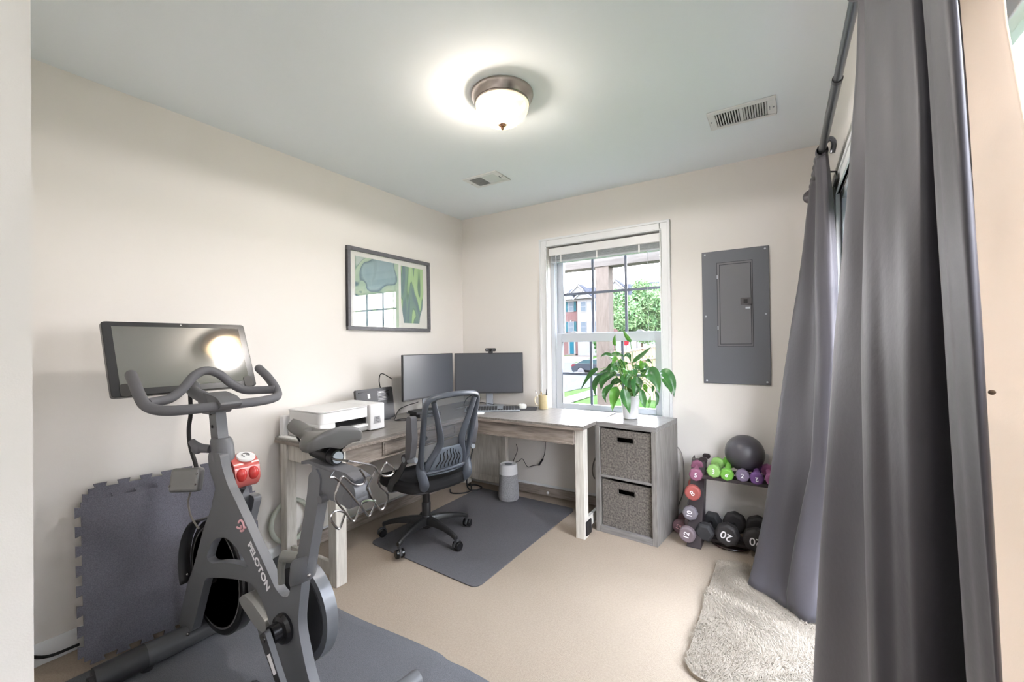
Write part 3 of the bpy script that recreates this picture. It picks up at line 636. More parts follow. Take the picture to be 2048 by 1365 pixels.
# ---- air purifier
ap = thing('air_purifier', (.655, -.255, .0), 'grey fabric-wrapped cylindrical air purifier with white top under the desk', 'air purifier')
PX, PY = .655, -.255
b = MB().lathe([(.060, .005), (.078, .010), (.084, .03), (.084, .05), (.073, .214)], (PX, PY, 0), 48); b.build('fabric_body', mat('heather_fabric', (.66, .655, .66), .95, col2=(.50, .50, .51), nscale=220, bump=.5, bscale=300), ap)
b = MB().lathe([(.0745, .214), (.071, .286), (.067, .293), (.055, .2935), (.052, .290), (.03, .289), (.001, .289)], (PX, PY, 0), 48); b.build('white_top', M_white, ap)
MB().lathe([(.030, .2892), (.028, .2915), (.001, .2915)], (PX, PY, 0), 32).build('control_dial', M_silver, ap)

# ================================================================== POTTED PLANT
PXY = (1.652, -.235)
pt_ = thing('potted_plant', (PXY[0], PXY[1], TZ), 'peace lily with drooping green leaves in a white pot', 'plant')
b = MB().lathe([(.040, TZ + .0006), (.047, TZ + .003), (.050, TZ + .010), (.0655, TZ + .14), (.068, TZ + .158), (.067, TZ + .161), (.062, TZ + .160), (.060, TZ + .145), (.001, TZ + .143)], (PXY[0], PXY[1], 0), 48); b.build('pot', mat('white_ceramic', (.88, .88, .89), .3), pt_)
MB().lathe([(.059, TZ + .144), (.04, TZ + .150), (.001, TZ + .152)], (PXY[0], PXY[1], 0), 24).build('soil', mat('soil', (.22, .16, .12), .95, noise=.5, nscale=90), pt_)
LEAVES=[
 ((1.554, -0.199, 1.12), (1.499, -0.189, 1.084), (1.433, -0.169, 1.031), 0.0432, 'g'),
 ((1.541, -0.174, 1.154), (1.45, -0.164, 1.178), (1.412, -0.144, 1.131), 0.0264, 'g'),
 ((1.497, -0.163, 1.178), (1.545, -0.153, 1.178), (1.584, -0.133, 1.157), 0.0288, 'g'),
 ((1.579, -0.132, 1.152), (1.611, -0.122, 1.167), (1.62, -0.102, 1.111), 0.0384, 'g'),
 ((1.651, -0.175, 1.12), (1.713, -0.165, 1.169), (1.78, -0.145, 1.231), 0.0312, 'g'),
 ((1.699, -0.136, 1.134), (1.71, -0.126, 1.074), (1.719, -0.106, 1.019), 0.0384, 'y'),
 ((1.793, -0.368, 1.053), (1.844, -0.378, 1.046), (1.888, -0.398, 0.939), 0.0912, 'g'),
 ((1.861, -0.337, 1.062), (1.936, -0.347, 1.038), (1.97, -0.367, 0.914), 0.072, 'g'),
 ((1.737, -0.132, 1.124), (1.754, -0.122, 1.133), (1.77, -0.102, 1.106), 0.0216, 'g'),
 ((1.546, -0.194, 1.045), (1.454, -0.184, 1.007), (1.416, -0.164, 0.907), 0.0624, 'g'),
 ((1.434, -0.141, 1.029), (1.359, -0.131, 0.964), (1.355, -0.111, 0.857), 0.0432, 'g'),
 ((1.563, -0.306, 0.976), (1.501, -0.316, 0.917), (1.517, -0.336, 0.848), 0.0432, 'g'),
 ((1.597, -0.337, 0.961), (1.575, -0.347, 0.9), (1.569, -0.367, 0.798), 0.0696, 'y2'),
 ((1.645, -0.353, 0.955), (1.661, -0.363, 0.883), (1.694, -0.383, 0.791), 0.0744, 'g'),
 ((1.631, -0.332, 1.042), (1.661, -0.342, 0.997), (1.695, -0.362, 0.949), 0.0648, 'g'),
 ((1.724, -0.33, 1.035), (1.726, -0.34, 0.976), (1.716, -0.36, 0.899), 0.0816, 'g'),
 ((1.765, -0.369, 0.958), (1.778, -0.379, 0.891), (1.798, -0.399, 0.833), 0.0456, 'g'),
 ((1.803, -0.284, 0.905), (1.796, -0.294, 0.855), (1.791, -0.314, 0.816), 0.0168, 'y2'),
 ((1.83, -0.271, 0.937), (1.847, -0.281, 0.884), (1.835, -0.301, 0.831), 0.0216, 'g'),
 ((1.549, -0.138, 1.102), (1.571, -0.128, 1.072), (1.569, -0.108, 1.02), 0.0432, 'g'),
 ((1.57, -0.169, 1.144), (1.561, -0.159, 1.103), (1.575, -0.139, 1.072), 0.048, 'g'),
 ((1.528, -0.296, 1.163), (1.566, -0.306, 1.149), (1.552, -0.326, 1.116), 0.0432, 'y2'),
 ((1.4, -0.163, 1.07), (1.33, -0.153, 1.027), (1.241, -0.133, 0.901), 0.036, 'g'),
 ((1.562, -0.301, 1.052), (1.511, -0.311, 1.037), (1.456, -0.331, 0.969), 0.0336, 'g'),
 ((1.855, -0.2, 1.016), (1.897, -0.21, 0.976), (1.927, -0.23, 0.915), 0.0384, 'g'),
 ((1.693, -0.303, 1.084), (1.71, -0.313, 1.066), (1.711, -0.333, 1.04), 0.0408, 'g'),
 ((1.668, -0.33, 1.071), (1.685, -0.34, 1.049), (1.658, -0.36, 1.021), 0.036, 'g'),
 ((1.724, -0.147, 0.969), (1.73, -0.137, 0.939), (1.734, -0.117, 0.908), 0.0336, 'y'),
 ((1.816, -0.286, 0.975), (1.823, -0.296, 0.953), (1.821, -0.316, 0.932), 0.0216, 'g'),
 ((1.527, -0.285, 1.08), (1.49, -0.295, 1.06), (1.436, -0.315, 1.04), 0.024, 'g'),
 ((1.606, -0.124, 1.112), (1.572, -0.114, 1.101), (1.534, -0.094, 1.069), 0.0288, 'g'),
 ((1.682, -0.147, 1.104), (1.66, -0.137, 1.094), (1.624, -0.117, 1.102), 0.0192, 'g'),
]
SP1 = [(1.549, -0.22, 1.32), (1.541, -0.22, 1.279), (1.546, -0.22, 1.237), (1.552, -0.22, 1.19), (1.566, -0.22, 1.116)]
SP2 = [(1.605, -0.22, 1.348), (1.631, -0.22, 1.304), (1.655, -0.22, 1.262), (1.671, -0.22, 1.223), (1.672, -0.22, 1.146), (1.664, -0.22, 1.098)]
_r = random.Random(21)
for _ in range(16):
    _a = _r.uniform(0, 2 * PI); _d = _r.uniform(.05, .13); _c = Vector((PXY[0] + _d * math.cos(_a), min(-.06, PXY[1] + _d * math.sin(_a) * .8), _r.uniform(.98, 1.09)))
    _e = _c + Vector((math.cos(_a) * _r.uniform(.05, .09), min(.02, math.sin(_a) * .06), _r.uniform(-.06, .01)))
    _e.y = min(_e.y, -.05); LEAVES.append((tuple(_c), tuple((_c + _e) / 2 + Vector((0, 0, .025))), tuple(_e), _r.uniform(.03, .05), _r.choice(['g', 'g', 'g', 'y2'])))
base = Vector((PXY[0], PXY[1], TZ + .148))
for p0, p1, p2, wd, k in LEAVES:
    P0, P1, P2 = Vector(p0), Vector(p1), Vector(p2)
    b0 = base + Vector((random.uniform(-.03, .03), random.uniform(-.03, .03), 0))
    mid = b0.lerp(P0, .55) + Vector((0, 0, .05 + .12 * (P0 - b0).xy.length))
    st = MB().tube([b0, mid, P0], [.0028, .0022, .0016], 6, sub=6)
    mt = {'g': M_leaf, 'y': M_leaf2, 'y2': M_leaf3}[k]
    lf = MB(); ax = (P2 - P0).normalized(); side = ax.cross(Vector((.45, -.85, .35))).normalized()
    if side.length < .1: side = Vector((1, 0, 0))
    c_in = 2 * P1 - (P0 + P2) / 2
    tw_ = random.uniform(-.25, .25); phs = random.uniform(0, 6)
    def leaf(u, v, P0=P0, P2=P2, c_in=c_in, wd=wd, side=side, tw_=tw_, phs=phs):
        q = P0 * (1 - u) ** 2 + c_in * 2 * u * (1 - u) + P2 * u * u
        dq = (2 * (1 - u) * (c_in - P0) + 2 * u * (P2 - c_in)); dq = dq.normalized() if dq.length > 1e-6 else Vector((0, 0, -1))
        s2 = side - dq * side.dot(dq); s2 = s2.normalized() if s2.length > 1e-3 else side
        nn = s2.cross(dq)
        s2 = s2 * math.cos(tw_) + nn * math.sin(tw_)
        prof = (math.sin(PI * min(1, u * 1.0) ** .72)) ** .9 * (1 if u < .85 else 1)
        w2 = wd * .5 * max(prof, 0.012); s_ = (v - .5) * 2
        fold = abs(s_) * w2 * .28
        return q + s2 * (s_ * w2) - nn * fold * (1 if nn.y > 0 else -1) + nn * (.003 * math.sin(u * 14 + phs) * s_ * s_)
    lf.grid(leaf, 14, 6)
    lf.mi = 0; o = lf.build('leaf', mt, pt_, merge=False)
    st.build('stem', M_stem, o)
for pts, wd in ((SP1, .026), (SP2, .036)):
    st = MB().tube([base, Vector(pts[-1]).lerp(base, .4), pts[-1], pts[-2], pts[2]], .0024, 6, sub=6)
    A, Bm, D_ = Vector(pts[2]), Vector(pts[1]), Vector(pts[0])
    b = MB()
    def sp(u, v, A=A, Bm=Bm, D_=D_, wd=wd):
        q = A * (1 - u) ** 2 + (2 * Bm - (A + D_) / 2) * 2 * u * (1 - u) + D_ * u * u
        a = PI * (v * 1.25 - .1); r = wd * .5 * math.sin(PI * min(1, u) ** .62) ** .8 + .0006
        return q + Vector((math.cos(a) * r, -math.sin(a) * r * .55, 0))
    b.grid(sp, 12, 8); o = b.build('flower_spathe', M_leaf3, pt_, merge=False); st.build('flower_stalk', M_stem, o)

# ================================================================== OFFICE CHAIR (built facing +x, then turned)
ch = thing('office_chair', (0, 0, 0), 'black mesh-back swivel office chair with flip-up arms pulled to the desk', 'chair')
MATZ = .010
b = MB()
hubz = .085
b.lathe([(.030, hubz - .01), (.040, hubz), (.042, hubz + .05), (.034, hubz + .062), (.030, hubz + .07)], (0, 0, 0), 28); M_base = mat('chair_base_black', (.15, .15, .155), .35); b.build('base_hub', M_base, ch)
caster_ang = [math.radians(-81 + 72 * k - 170) for k in range(5)]
for a in caster_ang:
    u = Vector((math.cos(a), math.sin(a), 0)); v = Vector((-u.y, u.x, 0))
    b = MB(); rings = []
    for t_, w2, zt, zb in ((.025, .028, .150, .100), (.10, .023, .147, .106), (.18, .018, .135, .103), (.25, .015, .117, .090), (.285, .014, .104, .076), (.295, .009, .100, .078)):
        c = u * t_; rings.append([b._v(c + v * (w2 * x) + Vector((0, 0, z))) for x, z in ((-1, zb), (-1, (zt + zb) / 2 + .006), (-.55, zt), (.55, zt), (1, (zt + zb) / 2 + .006), (1, zb))])
    for A, B_ in zip(rings, rings[1:]):
        for k in range(6): b._f([A[k], A[(k + 1) % 6], B_[(k + 1) % 6], B_[k]])
    b._f(rings[0][::-1]); b._f(rings[-1])
    leg = b.build('base_leg', M_base, ch, bevel=.003, angle=50)
    c = u * .285; ca = a + 1.1 + random.uniform(-.5, .5); cu_ = Vector((math.cos(ca), math.sin(ca), 0)); cv = Vector((-cu_.y, cu_.x, 0)); cc = c + cu_ * .014 + Vector((0, 0, MATZ + .0265))
    b = MB(); b.cyl(c + Vector((0, 0, .05)), c + Vector((0, 0, .078)), .009, seg=10)
    b.tube([cc + cu_ * .021 * math.cos(q) + Vector((0, 0, .024 * math.sin(q))) for q in [math.radians(x) for x in range(-10, 191, 20)]], .0105, 8, flat=1.0)
    cst = b.build('caster_fork', M_black, leg)
    for s_ in (-1, 1):
        b = MB(); prof = [(.010, s_ * .0265), (.021, s_ * .026), (.0255, s_ * .022), (.0262, s_ * .009), (.010, s_ * .006)]
        pts = []
        rg = []
        for r, h in prof:
            rg.append([b._v(cc + cv * h + cu_ * r * math.cos(2 * PI * k / 20) + Vector((0, 0, r * math.sin(2 * PI * k / 20)))) for k in range(20)])
        for A, B_ in zip(rg, rg[1:]):
            for k in range(20): b._f([A[k], A[(k + 1) % 20], B_[(k + 1) % 20], B_[k]])
        b._f(rg[0]); b._f(rg[-1]); b.build('caster_wheel', M_black2, leg)
b = MB(); b.lathe([(.028, .15), (.029, .235), (.027, .238), (.024, .24), (.024, .355)], (0, 0, 0), 28); b.build('gas_column', M_base, ch)
b = MB(); b.box(-.12, .11, -.085, .085, .352, .378); b.build('tilt_plate', M_black, ch, bevel=.006)
b = MB(); b.tube([(.02, .08, .362), (.02, .17, .358), (.04, .205, .350), (.07, .24, .346)], .005, 8, sub=4); b.build('height_lever', M_silver, ch)
# seat cushion: rounded waterfall front
b = MB()
def seat(u, v):
    a = 2 * PI * u; n_ = .55
    cx_, sy = math.cos(a), math.sin(a)
    x = .235 * math.copysign(abs(cx_) ** n_, cx_) + .022; y = .245 * math.copysign(abs(sy) ** n_, sy)
    lv = [(0, .86, .382), (.12, .96, .380), (.3, 1.0, .396), (.62, 1.0, .430), (.8, .95, .452), (1.0, .0, .455)]
    for (t0, s0, z0), (t1, s1, z1) in zip(lv, lv[1:]):
        if v <= t1:
            f_ = (v - t0) / (t1 - t0); s_ = s0 + (s1 - s0) * f_; z = z0 + (z1 - z0) * f_; break
    X = x * s_; Y = y * s_
    z -= .035 * max(0, (X - .12) / .14) ** 2 + .006
    return (X, Y, z - .004 * (1 - (Y / .25) ** 2))
b.grid(seat, 64, 30, cu=True); b.build('seat_cushion', M_seatblack, ch)
b = MB(); b.prism(rrect(-.20, .22, -.215, .215, .08, 6), .373, .386, 'z'); b.build('seat_pan', M_black, ch, bevel=.003)
# backrest
def bx(z, y): return -.185 - .115 * max(0, (z - .47)) / .46 + .0 * y + .85 * y * y - .02
def BP(y, z, off=0.0): return Vector((bx(z, y) - off, y, z))
half = [(.0, .494), (.09, .494), (.150, .500), (.176, .535), (.186, .60), (.190, .66), (.194, .74), (.200, .83), (.203, .89), (.195, .930), (.165, .952), (.09, .964), (.0, .967)]
loop = [(y, z) for y, z in half] + [(-y, z) for y, z in half[-2:0:-1]]
b = MB(); L3 = [BP(y, z) for y, z in loop]
b.tube(L3, .0205, 12, closed=True, sub=4, flat=.75); b.build('back_frame', mat('chair_frame_grey', (.31, .33, .37), .36), ch)
bf = mat('chair_frame_grey', (.34, .36, .40))
for s_ in (-1, 1):
    b = MB(); b.tube([BP(s_ * .160, .930, .004), BP(s_ * .120, .81, .008), BP(s_ * .084, .695, .010), BP(s_ * .094, .64, .010), BP(s_ * .134, .56, .006), BP(s_ * .150, .505, .004)], [.016, .018, .021, .021, .019, .017], 10, sub=5, flat=.7); b.build('back_strut', bf, ch)
# mesh
mm = bpy.data.materials.new('chair_mesh'); mm.use_nodes = True; nt = mm.node_tree; n = nt.nodes; l = nt.links; bs = n['Principled BSDF']
bs.inputs['Base Color'].default_value = (.085, .105, .135, 1); bs.inputs['Roughness'].default_value = .5
t_ = n.new('ShaderNodeBsdfTransparent'); mx = n.new('ShaderNodeMixShader'); mx.inputs[0].default_value = .62
l.new(t_.outputs[0], mx.inputs[1]); l.new(bs.outputs[0], mx.inputs[2]); l.new(mx.outputs[0], n['Material Output'].inputs[0])
MATS['chair_mesh'] = mm
def wat(z):
    for (y0, z0), (y1, z1) in zip(half[1:], half[2:]):
        if z0 <= z <= z1 and z1 > z0: return y0 + (y1 - y0) * (z - z0) / (z1 - z0)
    return .1
b = MB(); b.grid(lambda u, v: BP((u - .5) * 2 * (wat(.500 + v * .455) - .004), .500 + v * .455, -.010), 24, 30); b.build('mesh_panel', mm, ch)
b = MB()
lum = mat('lumbar_grey', (.42, .45, .50), .4)
b.grid(lambda u, v: BP((u - .5) * 2 * (.132 - .045 * v), .505 + v * .135, .006 + .010 * math.sin(PI * v)), 16, 10); lp_ = b.build('lumbar_pad', lum, ch, solid=.006)
for k in range(7):
    y = -.090 + k * .030
    b = MB(); b.tube([BP(y * (1 - .25 * t), .515 + t * (.115 - .25 * abs(y)), .0135 + .010 * math.sin(PI * t)) + Vector((0, .006 * math.sin(t * 9), 0)) for t in [i / 8 for i in range(9)]], .0028, 6); b.build('lumbar_slot', M_black2, lp_)
# lower wings joining back to the seat
for s_ in (-1, 1):
    b = MB(); b.tube([BP(s_ * .182, .60), BP(s_ * .184, .53) + Vector((-.0, 0, 0)), Vector((-.207, s_ * .176, .475)), Vector((-.212, s_ * .168, .430)), Vector((-.165, s_ * .155, .385)), Vector((-.04, s_ * .14, .372))], [.018, .024, .029, .030, .022, .012], 12, sub=5, flat=.55); b.build('back_bracket', bf, ch)
b = MB(); b.tube([BP(-.13, .480, .002), BP(0, .478, .008), BP(.13, .480, .002)], .016, 10, sub=5, flat=.5); b.build('back_crossbar', bf, ch)
MB().box(-.212, -.210, -.05, -.005, .478, .482).build('small_label', M_white, ch)
for s_ in (-1, 1):
    y = s_ * .240
    b = MB(); b.tube([Vector((.02, s_ * .20, .376)), Vector((.03, s_ * .245, .372)), Vector((.015, y, .42)), Vector((-.06, y, .49)), Vector((-.135, y, .585))], [.018, .024, .028, .024, .020], 12, sub=5, flat=.6); al = b.build('arm_link', M_black, ch)
    b = MB(); b.cyl((-.135, y - .016, .590), (-.135, y + .016, .590), .030, seg=28); b.build('arm_pivot', M_black, ch, bevel=.003)
    MB().cyl((-.135, y + s_ * .0165, .590), (-.135, y + s_ * .019, .590), .017, seg=24).build('pivot_cap', M_silver, ch)
    b = MB(); b.prism(roundpoly([(-.200, .600), (-.155, .590), (-.160, .70), (-.172, .845), (-.218, .850), (-.228, .72)], .018, 5), y - .020, y + .020, 'y'); b.build('armrest', mat('armrest_grey', (.36, .36, .38), .5), ch, bevel=.006)
    b = MB(); b.tube([(-.16, y, .585), (-.195, y - s_ * .01, .590), (-.215, y - s_ * .015, .592)], .016, 10); b.build('arm_knob', M_silver, ch)
ch.location = (.565, -1.11, 0); ch.rotation_euler = (0, 0, math.radians(170))

# chair mat
cm = MB().prism(roundpoly([(.292, -1.345), (1.195, -1.41), (1.205, -.175), (.285, -.145)], .06, 6), .0005, .006, 'z').build('chair_mat', mat('charcoal_chair_mat', (.385, .38, .395), .75, noise=.25, nscale=260, bump=.4, bscale=420), bevel=.0015)
tag(cm, 'charcoal floor mat lying under the office chair', 'floor mat')
# ================================================================== EXERCISE BIKE (axis along x, rider faces the left wall)
BY = -2.35
bk = thing('exercise_bike', (.95, BY, 0), 'dark grey spin bike with tablet screen and wire dumbbell rack on a black mat', 'exercise bike')
outer = [(0.618, 0.850), (0.716, 0.858), (0.732, 0.810), (0.775, 0.745), (0.828, 0.702), (0.938, 0.600), (1.062, 0.484), (1.095, 0.452), (1.135, 0.436), (1.176, 0.450), (1.185, 0.493), (1.192, 0.525), (1.250, 0.535), (1.238, 0.466), (1.226, 0.401), (1.226, 0.363), (1.240, 0.318), (1.270, 0.240), (1.322, 0.150), (1.392, 0.085), (1.300, 0.075), (1.225, 0.115), (1.165, 0.165), (1.115, 0.215), (1.076, 0.285), (1.045, 0.345), (0.999, 0.396), (0.960, 0.420), (0.926, 0.424), (0.848, 0.413), (0.739, 0.388), (0.640, 0.362), (0.590, 0.345), (0.562, 0.290), (0.515, 0.190), (0.465, 0.085), (0.335, 0.075), (0.425, 0.276), (0.487, 0.365), (0.579, 0.544), (0.650, 0.642), (0.690, 0.697), (0.662, 0.747), (0.625, 0.790)]
hole = [(0.600, 0.425), (0.640, 0.495), (0.690, 0.530), (0.760, 0.545), (0.832, 0.530), (0.889, 0.500), (0.925, 0.474), (0.831, 0.466), (0.729, 0.446), (0.640, 0.418)]
b = MB().prism(roundpoly(outer, .030, 4), BY - .035, BY - .004, 'y', holes=[roundpoly(hole, .03, 4)])
fr = b.build('main_frame', M_frame, bk, bevel=.009, seg=3)
# PELOTON lettering and round mark on the down tube, near side
pa = Vector((.905, BY - .0365, .592)); pb = Vector((1.082, BY - .0365, .412)); dv = (pb - pa).normalized(); up = Vector((-dv.z, 0, dv.x)) * -1
if up.z < 0: up = -up
nrm = Vector((0, -1, 0)); mtx = Matrix(((dv.x, up.x, nrm.x, 0), (dv.y, up.y, nrm.y, 0), (dv.z, up.z, nrm.z, 0), (0, 0, 0, 1)))
M_print = mat('white_print', (.93, .92, .93), .5)
tc_ = (pa + pb) / 2 + up * .000
b = MB(); b.text('PELOTON', .040, Matrix.Translation(tc_) @ mtx, .0006, bold=.0012); b.build('lettering', M_print, fr, smooth=False)
M_pink = mat('pink_print', (.90, .70, .72), .5)
mk = pa - dv * .036 - up * .002
b = MB()
ring = [mk + dv * (.019 * math.cos(t)) + up * (.019 * math.sin(t)) for t in [math.radians(x) for x in range(-60, 215, 12)]]
b.tube(ring, .0038, 6); b.tube([mk - dv * .002 + up * .002, mk + dv * .006 - up * .006, mk - dv * .004 - up * .022, mk - dv * .014 - up * .030], .0034, 6, sub=4)
b.tube([mk + dv * .014 + up * .014, mk + dv * .024 + up * .022], .0036, 6)
b.build('round_mark', M_pink, fr)
# far fork leg
b = MB().prism(roundpoly([(.66, .66), (.74, .66), (.62, .38), (.56, .29), (.497, .085), (.395, .075), (.445, .276), (.56, .52)], .03), BY + .082, BY + .112, 'y'); b.build('fork_leg', M_frame, bk, bevel=.008)
MB().prism(roundpoly([(.60, .70), (.66, .72), (.70, .66), (.68, .58), (.60, .56), (.56, .62)], .02), BY + .000, BY + .085, 'y').build('head_bridge', M_frame, bk, bevel=.008)
# handlebar post, clamp, bar
b = MB().prism(roundpoly([(.586, 1.045), (.642, 1.045), (.684, .845), (.624, .835)], .008), BY - .020, BY + .018, 'y'); b.build('handlebar_post', M_frame, bk, bevel=.007)
for z, x in ((1.0, .618), (.95, .63)): MB().lathe([(.007, BY - .0225), (.006, BY - .026), (.002, BY - .0265)], (x, 0, z), 10, axis='y').build('post_bolt', M_dark, bk)
b = MB()
def ov(cx, z, rx, ry, n=28): return [b._v((cx + rx * math.cos(2 * PI * k / n), BY + ry * math.sin(2 * PI * k / n), z + .04 * 0)) for k in range(n)]
rings = [ov(cx, z, rx, ry) for cx, z, rx, ry in ((.676, .800, .040, .030), (.672, .82, .046, .036), (.659, .870, .047, .038), (.652, .895, .045, .036), (.648, .905, .040, .030))]
for A, B_ in zip(rings, rings[1:]):
    for k in range(28): b._f([A[k], A[(k + 1) % 28], B_[(k + 1) % 28], B_[k]])
b._f(rings[0]); b._f(rings[-1]); b.build('post_collar', M_frame, bk)
b = MB(); b.tube([(.64, BY - .035, .865), (.60, BY - .060, .872), (.57, BY - .070, .895)], [.016, .018, .012], 12, sub=4); b.sphere((.60, BY - .062, .868), .021); b.build('adjust_lever', M_bar, bk)
b = MB(); b.prism(roundpoly([(.53, 1.062), (.60, 1.085), (.70, 1.070), (.745, 1.045), (.71, 1.020), (.66, 1.018), (.645, 1.0), (.575, 1.0), (.56, 1.025)], .018, 4), BY - .038, BY + .038, 'y'); b.build('bar_mount', M_frame, bk, bevel=.014, seg=3)
b = MB(); b.tube([(.66, BY, 1.03), (.57, BY - .03, 1.065), (.48, BY - .03, 1.085), (.42, BY, 1.10), (.355, BY, 1.12)], [.026, .024, .022, .020, .018], 14, sub=5); b.build('screen_arm', M_frame, bk)
hb = MB()
rb = .0185
hb.tube([(.50, BY - .234, 1.166), (.545, BY - .238, 1.138), (.60, BY - .240, 1.095), (.640, BY - .232, 1.058), (.675, BY - .195, 1.040), (.695, BY - .12, 1.036), (.70, BY, 1.036), (.695, BY + .12, 1.036), (.675, BY + .195, 1.040), (.640, BY + .232, 1.052), (.60, BY + .240, 1.085), (.545, BY + .238, 1.128), (.50, BY + .225, 1.164)], rb, 16, sub=6)
hb.sphere((.50, BY - .234, 1.166), rb * .98, seg=14, rings=8); hb.sphere((.50, BY + .225, 1.164), rb * .98, seg=14, rings=8)
hb.tube([(.625, BY - .228, 1.066), (.585, BY - .185, 1.066), (.560, BY - .135, 1.070), (.545, BY - .09, 1.100), (.535, BY - .045, 1.150), (.53, BY, 1.168), (.535, BY + .045, 1.150), (.545, BY + .09, 1.105), (.560, BY + .135, 1.076), (.585, BY + .185, 1.072), (.625, BY + .228, 1.072)], rb * .95, 16, sub=6)
hb.build('handlebar', M_bar, bk)
# screen
def SP(u, v, d=0.0):   # u across (y), v up; tilted back
    return Vector((.400 - .122 * v + d * .924, BY - .262 + .528 * u, 1.078 + .296 * v + d * .381))
sc_ = MB()
rp = roundpoly([(0, 0), (1, 0), (1, 1), (0, 1)], .035, 5)
fr_ = [sc_._v(SP(u, v, 0)) for u, v in rp]; bk_ = [sc_._v(SP(u, v, -.024)) for u, v in rp]
sc_._f(fr_); sc_._f(bk_[::-1])
for k in range(len(rp)): sc_._f([fr_[k], bk_[k], bk_[(k + 1) % len(rp)], fr_[(k + 1) % len(rp)]])
sc = sc_.build('touchscreen', mat('tablet_bezel', (.20, .20, .21), .22), bk, bevel=.003)
b = MB(); v_ = [b._v(SP(u, v, .0006)) for u, v in ((.055, .09), (.945, .09), (.945, .93), (.055, .93))]; b._f(v_)
b.build('display_glass', mat('display_glass', (.66, .65, .64), .06, metal=1.0), sc, smooth=False)
MB().sphere(SP(.5, .965, .0008), .003, seg=8, rings=6).build('camera_dot', M_white, sc)
for u in (.05, .90):
    b = MB(); rp2 = roundpoly([(u, .0), (u + .07, .0), (u + .07, .16), (u, .16)], .035, 5)
    A = [b._v(SP(p, q, .001)) for p, q in rp2]; B_ = [b._v(SP(p, q, .003)) for p, q in rp2]; b._f(B_); b._f(A[::-1])
    for k in range(len(rp2)): b._f([A[k], B_[k], B_[(k + 1) % len(rp2)], A[(k + 1) % len(rp2)]])
    b.build('speaker_pad', mat('smoky_pad', (.13, .12, .11), .4), sc)
MB().tube([(.43, BY - .01, 1.13), (.47, BY - .035, 1.08), (.50, BY - .045, 1.00), (.48, BY - .045, .93), (.492, BY - .045, .86), (.53, BY - .04, .785), (.56, BY - .045, .72)], .0075, 10, sub=7).build('screen_cable', M_cable, bk)
MB().tube([(.555, BY - .07, .690), (.510, BY - .06, .640), (.520, BY - .055, .585), (.575, BY - .05, .545)], .0035, 8, sub=7).build('brake_cable', M_gcable, bk)
# side box left of the neck, red knob right of it
b = MB(); b.M = T(.545, BY - .082, .742, math.radians(-52), 0, math.radians(-14)); b.box(-.03, .012, -.055, .055, -.046, .046); bx_ = b.build('accessory_box', mat('satin_grey_box', (.50, .50, .50), .3, metal=.5), bk, bevel=.012, seg=3)
for x, z in ((.045, .022), (.045, -.018), (-.048, -.02)):
    b = MB(); b.M = T(.545, BY - .082, .742, math.radians(-52), 0, math.radians(-14)); b.sphere((.0125, x, z), .004, seg=8, rings=6); b.build('screw', M_chrome, bx_)
red = mat('glossy_red', (.78, .38, .36), .22, coat=.5)
b = MB(); b.prism(roundpoly([(.62, .825), (.70, .832), (.745, .80), (.755, .735), (.72, .700), (.66, .71), (.63, .76)], .022, 4), BY + .004, BY + .098, 'y'); kb_ = b.build('resistance_housing', red, bk, bevel=.014, seg=3)
for dy in (.028, .072): MB().sphere((.748, BY + dy, .762), .018, .020, .026).build('red_button', mat('deep_red', (.74, .22, .21), .2), kb_)
b = MB(); b.M = T(.715, BY + .060, .822, 0, 0, math.radians(20)); b.lathe([(.001, -.004), (.032, -.004), (.034, .0), (.032, .006), (.001, .008)], (0, 0, 0), 28); b.build('white_cap', M_white, kb_)
b = MB(); b.M = T(.715, BY + .060, .8305, 0, 0, math.radians(20)); b.tube([(.013 * math.cos(t), .013 * math.sin(t), 0) for t in [math.radians(x) for x in range(40, 330, 20)]], .0016, 6); b.tube([(0, 0, 0), (.006, .010, 0)], .0016, 6); b.build('cap_mark', M_dark, kb_)
MB().cyl((.725, BY + .045, .705), (.70, BY + .045, .675), .010, .008, seg=12).build('knob_stem', M_black, bk)
# flywheel
FX, FZ, FR = .545, .315, .232
b = MB(); b.lathe([(.03, BY + .02), (.16, BY + .022), (.175, BY + .034), (.188, BY + .034), (.192, BY + .020), (FR - .006, BY + .018), (FR, BY + .024), (FR, BY + .066), (FR - .006, BY + .072), (.192, BY + .07), (.188, BY + .056), (.03, BY + .066)], (FX, 0, FZ), 72, axis='y'); fl = b.build('flywheel', mat('satin_black_metal', (.15, .15, .16), .35, metal=.3), bk)
MB().lathe([(.198, BY + .0165), (.202, BY + .0155), (.206, BY + .0165)], (FX, 0, FZ), 72, axis='y').build('flywheel_ring', mat('ring_grey', (.45, .45, .46), .35, metal=.4), fl)
MB().cyl((FX, BY - .03, FZ), (FX, BY + .10, FZ), .022, seg=20).build('flywheel_axle', M_dark, fl)
b = MB(); b.grid(lambda u, v: (FX + (.238 + .004) * math.cos(math.radians(95 + 105 * u)), BY - .022 + .0 + .045 * (v), FZ + .242 * math.sin(math.radians(95 + 105 * u))), 24, 2); b.build('flywheel_guard', M_black, bk, solid=.004)
MB().sphere((.445, BY - .040, .325), .006, seg=10, rings=6).build('fork_bolt', M_chrome, bk)
